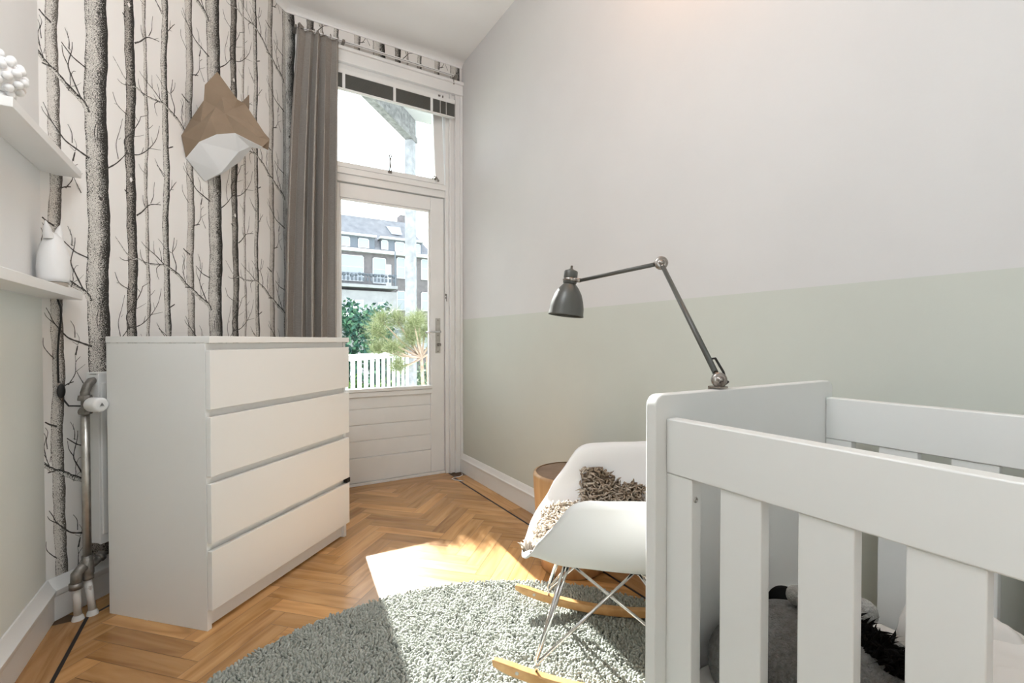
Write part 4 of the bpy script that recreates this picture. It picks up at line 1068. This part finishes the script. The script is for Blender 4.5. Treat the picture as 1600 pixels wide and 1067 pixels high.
for i in range(800):
    f = rg.uniform(0, len(arc) - 1.001); k = int(f); p = Vector(arc[k]).lerp(Vector(arc[k + 1]), f - k)
    p += Vector((rg.uniform(-.012, .02), 0, rg.uniform(-.018, .004)))
    seeds.append((p, Vector((-.1, -.35, .9)).normalized(), Vector((rg.uniform(-.5, .5), rg.uniform(-.6, .3), rg.uniform(-.3, .3))), rg.uniform(.020, .040), .5))
V, F, T_ = locks(seeds, rg, .03, .0034, 4, .93)
o = fastmesh('mane', V, F, M['mane'], t, True, T_); o['kind'] = 'stuff'

# ================================================================ CLAMP LAMP
B0 = Vector((.866, .617, .885)); E0 = Vector((1.0206, .911, 1.201)); H0 = Vector((1.0004, 1.2711, 1.1872))
t = thing('clamp_lamp', 'dark grey jointed arm lamp clamped on the crib end panel', 'lamp', tuple(B0))
r = lambda v: tuple(Vector(v) - B0)
mb = MB(); mb.box(-.014, .014, -.0115, .0165, .001, .005); mb.box(-.014, .014, .0125, .0165, -.05, .005); mb.tube([(0, .0165, -.035), (0, .032, -.035)], .005, 10)
mb.lathe([(.006, 0), (.007, .012), (.0045, .014), (.0045, .02)], (0, 0, .004), n=16)
mb.build('clamp', M['nickel'], t, bevel=.001)
def joint(c, name='joint', rad=.0185, ax=(-.6, -.78, .1)):
    mb = MB(); mb.lathe([(0, .012), (.004, .012), (.006, .009), (.006, .0075), (.010, .0075), (rad * .9, .006), (rad, .004), (rad, -.004), (rad * .9, -.006), (.006, -.0075), (.006, -.010), (0, -.010)], c, ax, n=28)
    return mb.build(name, M['nickel'], t)
J0 = B0 + Vector((0, 0, .018)); joint(r(J0), rad=.0155); joint(r(E0), rad=.0185)
d1 = (E0 - J0).normalized(); d2 = (H0 - E0).normalized()
a0 = J0 + d1 * .022; a1 = E0 - d1 * .020
MB().tube([r(a0), r(a1)], .0062, 14).build('lower_arm', M['lamp_grey'], t)
MB().tube([r(J0), r(a0 + d1 * .006)], .0045, 10).tube([r(E0), r(a1 - d1 * .004)], .0045, 10).tube([r(E0), r(E0 + d2 * .026)], .0045, 10).tube([r(H0 - d2 * .022), r(H0)], .0045, 10).build('arm_fitting', M['nickel'], t)
MB().tube([r(E0 + d2 * .022), r(H0 - d2 * .02)], .0062, 14).build('upper_arm', M['lamp_grey'], t)
rt = Vector((.861, -.508, 0))
mb = MB(); c0 = J0 + d1 * .062; mb.tube([r(c0), r(c0 + rt * .014 + Vector((0, 0, .002))), r(c0 + rt * .032 - Vector((0, 0, .028))), r(c0 + rt * .038 - Vector((0, 0, .048))), r(J0 + rt * .018 + Vector((0, 0, -.004))), r(J0 + rt * .008 + Vector((0, 0, -.012)))], .0028, 8)
mb.build('cable', M['black'], t)
Tt = Vector((.991, 1.277, 1.231)); Bt = Vector((.973, 1.285, 1.071)); axs = (Tt - Bt).normalized(); rimc = r(Bt)
sh = MB().lathe([(.0185, .112), (.0235, .106), (.034, .094), (.0455, .074), (.0535, .050), (.0580, .026), (.0592, .006), (.0605, .002), (.0605, -.001), (.0575, -.001), (.0580, .004), (.0568, .026), (.0523, .050), (.0443, .074), (.0328, .093), (.016, .108)], rimc, axs, n=48).build('shade', M['lamp_grey'], t)
MB().lathe([(0, .172), (.004, .172), (.004, .162), (.008, .160), (.012, .157), (.0215, .154), (.0235, .150), (.0235, .112), (.0185, .108), (0, .108)], rimc, axs, n=32).build('socket', M['lamp_grey'], t)
MB().lathe([(.0235, .128), (.0255, .126), (.0255, .1195), (.0235, .118)], rimc, axs, n=32).tube([r(H0 - d2 * .03), r(Bt + axs * .122 + Vector((0, .0, 0)))], .007, 12).tube([r(Bt + axs * .121 - d2 * .03 + Vector((0, -.0, 0))), r(Bt + axs * .119 + d2 * .02)], .0055, 12).build('collar', M['nickel'], t)
MB().ball(r(Bt + axs * .05), .018).lathe([(.012, .11), (.012, .06)], rimc, axs, n=16).build('bulb', M['lamp_in'], t)
# loose white string at the skirting
t = thing('string', 'loose loop of white string by the corner skirting', 'string', (1.36, 3.02, .003))
MB().tube([(.06, .11, .004), (.05, .08, .001), (.02, .06, .001), (-.02, .06, .001), (-.05, .04, .001), (-.045, .0, .001), (-.02, -.03, .001), (-.0, -.05, .001)], .0022, 6).build('loop', M['plastic'], t)
# ================================================================ OUTSIDE: BALCONY
MB().box(-0.9, 3.2, 3.42, 6.1, -0.32, -0.12).build('balcony_floor', noisy('balcony_deck', (.42, .42, .41), (.5, .5, .49), 8, .8))
struct(bpy.data.objects['balcony_floor'])
BA = Vector((0.935, 4.64, 0)); BD = Vector((0.950, 1.050, 0)).normalized(); BNn = Vector((BD.y, -BD.x, 0))
blen = 1.42
ow = noisy('outdoor_white', (.70, .71, .72), (.78, .79, .80), 10, .6)
t = thing('balcony_railing', 'white picket railing along the balcony outside the door', 'railing', tuple(BA), math.atan2(BD.y, BD.x))
MB().box(-1.4, blen - .057, -.03, .03, .79, .85).build('top_rail', ow, t, bevel=.004)
MB().box(-1.4, blen - .057, -.02, .02, -.03, .02).build('bottom_rail', ow, t, bevel=.004)
for k in range(22):
    x = -1.33 + k * .1255
    if x < blen - .06: MB().box(x - .021, x + .021, -.012, .012, .0, .80).build('picket', ow, t, bevel=.002)
PO = BA + BD * blen
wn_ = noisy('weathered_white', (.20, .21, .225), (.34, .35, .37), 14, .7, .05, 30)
t = thing('balcony_post', 'weathered white post holding up the balcony roof', 'post', (PO.x, PO.y, -.12), math.atan2(BD.y, BD.x))
MB().box(-.055, .055, -.055, .055, 0, 3.60).build('shaft', wn_, t, bevel=.008)
MB().box(-.075, .075, -.075, .075, 0, .12).build('shoe', wn_, t, bevel=.006)
gb = noisy('flaking_beam', (.10, .10, .10), (.24, .24, .24), 18, .8, .2, 40, detail=7)
t = thing('roof_beam', 'flaking grey beam running to the post under the balcony roof', 'beam', (PO.x, PO.y, 3.48), math.atan2(BD.y, BD.x))
MB().box(-2.9, .055, -.055, .055, 0, .26).build('beam', gb, t, bevel=.006)
MB().box(-2.9, .055, -.075, -.055, -.02, .05).build('fillet', gb, t, bevel=.004)
sof = mat('soffit_white', (.40, .40, .40), .8)
P0 = PO - BD * 2.9
t = thing('balcony_roof', 'white boarded underside of the balcony roof outside', 'roof', (PO.x, PO.y, 3.741))
MB().prism([(0, 0), (3.2, 0.0), (3.2, -2.25), (P0.x - PO.x + .0, -2.25), (P0.x - PO.x, P0.y - PO.y)][:5], 0, .12).build('soffit', sof, t)

# potted pine on the balcony
def needles(centres, n, ln, seed, thick=.0016):
    rg = np.random.default_rng(seed); V = []; F = []; T_ = []
    for (c, r0) in centres:
        d = rg.normal(size=(n, 3)); d /= np.linalg.norm(d, axis=1)[:, None]; d[:, 2] = np.where(d[:, 2] < -.45, -d[:, 2], d[:, 2])
        st = np.array(c) + rg.normal(size=(n, 3)) * r0 * .30
        en = st + d * (r0 * rg.uniform(.7, 1.1, n))[:, None]
        s = np.cross(d, rg.normal(size=(n, 3))); s /= np.linalg.norm(s, axis=1)[:, None]; s2 = np.cross(d, s)
        b = len(V) // 1
        for i in range(n):
            k = len(V); V += [st[i] + s[i] * thick, st[i] - s[i] * thick * .5 + s2[i] * thick * .86, st[i] - s[i] * thick * .5 - s2[i] * thick * .86, en[i]]
            F += [(k, k + 1, k + 3, k + 3), (k + 1, k + 2, k + 3, k + 3), (k + 2, k, k + 3, k + 3)]
            q = rg.uniform(.2, .8); T_ += [q, q, q, min(1, q + .3)]
    return V, F, T_
M['needle'] = toned('pine_needles', [(0.0, (.07, .095, .035)), (.5, (.15, .19, .08)), (1.0, (.34, .37, .22))], .6)
def px4(px, py, dy=0.0): return (.927 + (px - 570) * .00563 - 1.42, dy, .985 + (532 - py) * .0055 + .12)
t = thing('potted_pine', 'bushy pine with long pale green needles on the balcony', 'potted tree', (1.42, 4.0, -.12))
cl = [(px4(588, 520, -.02), .115), (px4(622, 500, .05), .12), (px4(606, 545, -.08), .11), (px4(640, 530, -.02), .11), (px4(657, 498, .06), .10), (px4(614, 572, -.12), .10), (px4(668, 520, 0.08), .12), (px4(600, 500, .12), .10), (px4(640, 505, -.1), .10), (px4(630, 550, .1), .11), (px4(650, 520, .18), .12), (px4(690, 505, .05), .12), (px4(680, 540, -.05), .10), (px4(592, 545, .06), .09)]
V, F, T_ = needles(cl, 420, .1, 5)
o = fastmesh('needles', V, F, M['needle'], t, False, T_); o['kind'] = 'stuff'
bk = noisy('pine_stem', (.28, .20, .15), (.50, .40, .33), 20, .9)
mb = MB()
hub = Vector(px4(658, 560)); root = Vector((.06, .0, .10)); mb.tube([root, (.04, .0, .4), (.02, 0, .62), hub], [.022, .020, .017, .014], 8); mb.tube([root + Vector((.03, .0, 0)), (.09, .02, .45), hub + Vector((.05, 0, .02))], [.018, .015, .011], 8)
for c, r0 in cl: mb.tube([hub, Vector(c).lerp(hub, .5) + Vector((0, 0, -.02)), c], [.012, .009, .005], 6)
mb.build('stem', bk, t)
MB().lathe([(0, 0), (.13, 0), (.17, .26), (.18, .27), (.18, .29), (.16, .29), (.155, .26), (0, .25)], n=32).build('pot', noisy('clay', (.45, .38, .34), (.52, .45, .40), 10, .8), t)

# ================================================================ OUTSIDE: NEIGHBOURHOOD
MB().box(-60, 80, 6.5, 90, -5.4, -5.2).build('garden_ground', noisy('garden', (.16, .22, .10), (.26, .30, .18), 1.5, .9)); struct(bpy.data.objects['garden_ground'])
def leaves(name, label, cat, c, r, n, seed, stops, size=.05, trunk=True):
    rg = np.random.default_rng(seed); t = thing(name, label, cat, (c[0], c[1], -5.2), 0, 'trees in the gardens below')
    d = rg.normal(size=(n, 3)); d /= np.linalg.norm(d, axis=1)[:, None]
    rad = rg.uniform(.55, 1.0, n) ** .5 * (1 + .18 * np.sin(d[:, 0] * 7 + 1) * np.sin(d[:, 1] * 6) + .12 * np.sin(d[:, 2] * 11))
    P_ = d * rad[:, None] * np.array(r); P_[:, 2] += c[2] + 5.2
    a = rg.normal(size=(n, 3)); a /= np.linalg.norm(a, axis=1)[:, None]; b = np.cross(a, rg.normal(size=(n, 3))); b /= np.linalg.norm(b, axis=1)[:, None]
    s = size * rg.uniform(.6, 1.3, n)[:, None]
    V = np.stack([P_ - a * s, P_ - b * s * .5, P_ + a * s, P_ + b * s * .5], 1).reshape(-1, 3); F = np.arange(n * 4).reshape(-1, 4)
    o = fastmesh('foliage', V, F, toned(name + '_leaf_%d' % seed, stops, .6), t, False, np.repeat(rg.uniform(0, 1, n), 4)); o['kind'] = 'stuff'
    mb = MB().tube([(0, 0, 0), (.1, 0, (c[2] + 5.2) * .5), (0, 0, c[2] + 5.2)], [.16, .12, .05], 8)
    for k in range(7):
        q = PI * 2 * k / 7; mb.tube([(0, 0, c[2] + 5.2 - r[2] * .6), (math.cos(q) * r[0] * .6, math.sin(q) * r[1] * .6, c[2] + 5.2 + r[2] * .3 * math.sin(k * 3))], [.05, .015], 6)
    mb.build('trunk', bk, t)
G1 = [(0, (.012, .045, .04)), (.5, (.035, .10, .07)), (1, (.11, .22, .12))]
G2 = [(0, (.03, .07, .02)), (.5, (.08, .16, .04)), (1, (.22, .32, .11))]
leaves('garden_tree', 'dark green tree below the houses, left of the pine', 'tree', (2.35, 12.0, -.1), (1.35, 1.15, 2.1), 14000, 1, G1, .07)
leaves('garden_tree', 'bright light green shrub seen through the railing pickets', 'shrub', (1.75, 8.4, -1.0), (.78, .6, 1.35), 6000, 2, G2, .05)
leaves('garden_tree', 'dull green tree behind the right end of the railing', 'tree', (5.6, 15.0, -1.6), (1.7, 1.3, 1.9), 6000, 3, [(0, (.05, .08, .06)), (.5, (.14, .19, .12)), (1, (.34, .40, .28))], .07)
leaves('garden_tree', 'grey-green low tree seen between the right hand pickets', 'tree', (2.75, 9.6, -1.6), (.8, .6, 1.35), 5000, 4, [(0, (.08, .09, .07)), (.5, (.20, .22, .17)), (1, (.45, .46, .38))], .05)

# terrace of brick houses opposite
SC = 1.8; YF = 36.0
brick = noisy('grey_brick', (.115, .105, .112), (.17, .155, .16), 3, .9, .0)
roofm = noisy('slate_roof', (.13, .135, .155), (.19, .195, .215), 2.5, .8)
pale = noisy('pale_render', (.26, .26, .275), (.32, .32, .335), 2, .8)
wfr = mat('house_white', (.50, .50, .52), .6)
hgl = mat('house_glass', (.30, .33, .37), .25, 0, .5)
dk = mat('dormer_cheek', (.12, .14, .17), .7)
house = thing('brick_terrace', 'grey brick terrace with slate roof and dormers across the gardens', 'building', (5.5 * SC, YF, -5.2))
def hb(mb, x0, x1, z0, z1, y0=0.0, y1=.1):
    return mb.box((x0 - 5.5) * SC, (x1 - 5.5) * SC, y0, y1, .985 + (z0 - .985) * SC + 5.2, .985 + (z1 - .985) * SC + 5.2)
GZ = -2.45
hb(MB(), -6, 12, GZ, 4.75, .0, 7).build('brick_wall', brick, house)
# roof with a hipped right end
zc, zr = .985 + (4.75 - .985) * SC + 5.2, .985 + (6.45 - .985) * SC + 5.2
X0, X1, XH = (-6 - 5.5) * SC, (7.75 - 5.5) * SC, (6.75 - 5.5) * SC
MB().add([(X0, 0, zc), (X1, 0, zc), (XH, 2.2, zr), (X0, 2.2, zr), (X0, 7, zc), (X1, 7, zc), (XH, 5, zr), (X0, 5, zr)], [(0, 1, 2, 3), (1, 5, 6, 2), (5, 4, 7, 6), (3, 2, 6, 7), (0, 3, 7, 4), (0, 4, 5, 1)]).build('roof', roofm, house)
MB().add([((7.2 - 5.5) * SC, 1, zc), ((12 - 5.5) * SC, 1, zc), ((12 - 5.5) * SC, 3, zc + 1.3), ((8.0 - 5.5) * SC, 3, zc + 1.3), ((12 - 5.5) * SC, 7, zc), ((7.2 - 5.5) * SC, 7, zc)], [(0, 1, 2, 3), (3, 2, 4, 5), (0, 3, 5), (1, 4, 2), (0, 5, 4, 1)]).build('lower_roof', roofm, house)
hb(MB(), 6.62, 6.95, 6.0, 6.85, 2.6, 3.6).build('chimney', brick, house)
hb(MB(), -6, 7.6, 4.66, 4.80, -.35, .0).build('cornice', wfr, house)
hb(MB(), 7.6, 12, 4.66, 4.80, -.35, .0).build('cornice', wfr, house)
for (x0, x1) in ((0.6, 5.08), (5.35, 7.17)):
    d = hb(MB(), x0, x1, 4.8, 5.34, .15, 2.4).build('dormer', dk, house); hb(MB(), x0 - .06, x1 + .06, 5.34, 5.43, -.12, 2.5).build('dormer_roof', wfr, d)
def win(x0, x1, z0, z1, y=0.0, bars=1):
    f = MB(); fw = .035
    hb(f, x0, x0 + fw, z0, z1, y - .07, y); hb(f, x1 - fw, x1, z0, z1, y - .07, y); hb(f, x0, x1, z0, z0 + fw, y - .09, y); hb(f, x0, x1, z1 - fw, z1, y - .07, y)
    zm = z0 + (z1 - z0) * .55
    if bars: hb(f, x0, x1, zm - .012, zm + .012, y - .06, y)
    w_ = f.build('window', wfr, house); hb(MB(), x0 + fw * .6, x1 - fw * .6, z0 + fw * .6, z1 - fw * .6, y - .05, y - .01).build('pane', hgl, w_)
for (x0, x1, z0, z1) in ((.9, 1.5, 4.87, 5.27), (2.0, 2.6, 4.87, 5.27), (3.1, 3.55, 4.87, 5.27), (3.62, 4.07, 4.87, 5.27), (4.39, 4.84, 4.87, 5.27), (5.35, 5.65, 4.88, 5.29), (5.94, 6.38, 4.86, 5.28), (6.8, 7.1, 4.86, 5.28)): win(x0, x1, z0, z1, .15, 0)
for (x0, x1, z0, z1) in ((.4, 1.0, 3.5, 4.6), (1.6, 2.2, 3.5, 4.6), (3.3, 4.60, 3.45, 4.52), (4.97, 5.53, 3.40, 4.50), (5.99, 6.37, 3.68, 4.59), (7.09, 7.45, 3.69, 4.61), (8.1, 8.6, 3.69, 4.61), (9.4, 9.9, 3.69, 4.61),
                         (5.99, 6.37, 2.30, 3.15), (7.09, 7.45, 2.30, 3.15), (8.1, 8.6, 2.3, 3.15), (.4, 1.0, 2.1, 3.0), (1.6, 2.2, 2.1, 3.0), (5.99, 6.37, .6, 1.7), (7.09, 7.45, .6, 1.7), (8.1, 8.6, .6, 1.7)): win(x0, x1, z0, z1)
hb(MB(), 5.53, 5.76, 3.30, 4.25, -.02, .0).build('door', wfr, house)
# skylight
zz0, zz1 = .985 + (5.72 - .985) * SC + 5.2, .985 + (6.12 - .985) * SC + 5.2
yy = lambda z: 2.2 * (z - zc) / (zr - zc)
MB().add([((5.98 - 5.5) * SC, yy(zz0) - .12, zz0), ((6.45 - 5.5) * SC, yy(zz0) - .12, zz0), ((6.45 - 5.5) * SC, yy(zz1) - .12, zz1), ((5.80 - 5.5) * SC, yy(zz1) - .12, zz1),
          ((5.98 - 5.5) * SC, yy(zz0) + .1, zz0), ((6.45 - 5.5) * SC, yy(zz0) + .1, zz0), ((6.45 - 5.5) * SC, yy(zz1) + .1, zz1), ((5.80 - 5.5) * SC, yy(zz1) + .1, zz1)],
         [(0, 1, 2, 3), (7, 6, 5, 4), (0, 4, 5, 1), (1, 5, 6, 2), (2, 6, 7, 3), (3, 7, 4, 0)]).build('skylight', hgl, house)
# first-floor balcony with iron rail and flower pots; pale extension below it
b_ = hb(MB(), 2.8, 5.78, 3.12, 3.24, -1.6, 0).build('balcony', pale, house)
rl = MB(); hb(rl, 2.8, 5.78, 3.66, 3.68, -1.6, -1.56)
for k in range(60): hb(rl, 2.8 + k * .0505, 2.808 + k * .0505, 3.24, 3.67, -1.59, -1.57)
rl.build('iron_rail', dk, b_)
rg = random.Random(3)
for k in range(15):
    x = 3.5 + k * .152; o_ = MB().ball(((x - 5.5) * SC, -1.45, .985 + (3.60 + rg.uniform(-.02, .06) - .985) * SC + 5.2), .10 + rg.uniform(0, .06), n=8, m=6); hb(o_, x - .035, x + .035, 3.38, 3.52, -1.55, -1.40); o_.build('planter', M['needle'] if k % 3 == 9 else dk, b_)
hb(MB(), 5.66, 5.70, 3.24, 4.66, -1.6, -1.5).build('balcony_post', dk, house)
ext = hb(MB(), 1.5, 5.78, GZ, 3.0, -1.3, 0).build('pale_extension', pale, house)
for (x0, x1, z0, z1) in ((3.72, 4.02, 1.95, 2.62), (4.10, 4.42, 1.95, 2.62), (5.0, 5.3, 2.0, 2.55)):
    f = MB(); hb(f, x0, x1, z0, z1, -1.36, -1.3); w_ = f.build('window', wfr, ext); hb(MB(), x0 + .04, x1 - .04, z0 + .04, z1 - .04, -1.38, -1.36).build('pane', hgl, w_)
hb(MB(), 2.0, 5.85, 1.30, 1.42, -2.4, -1.3).build('canopy', dk, ext)
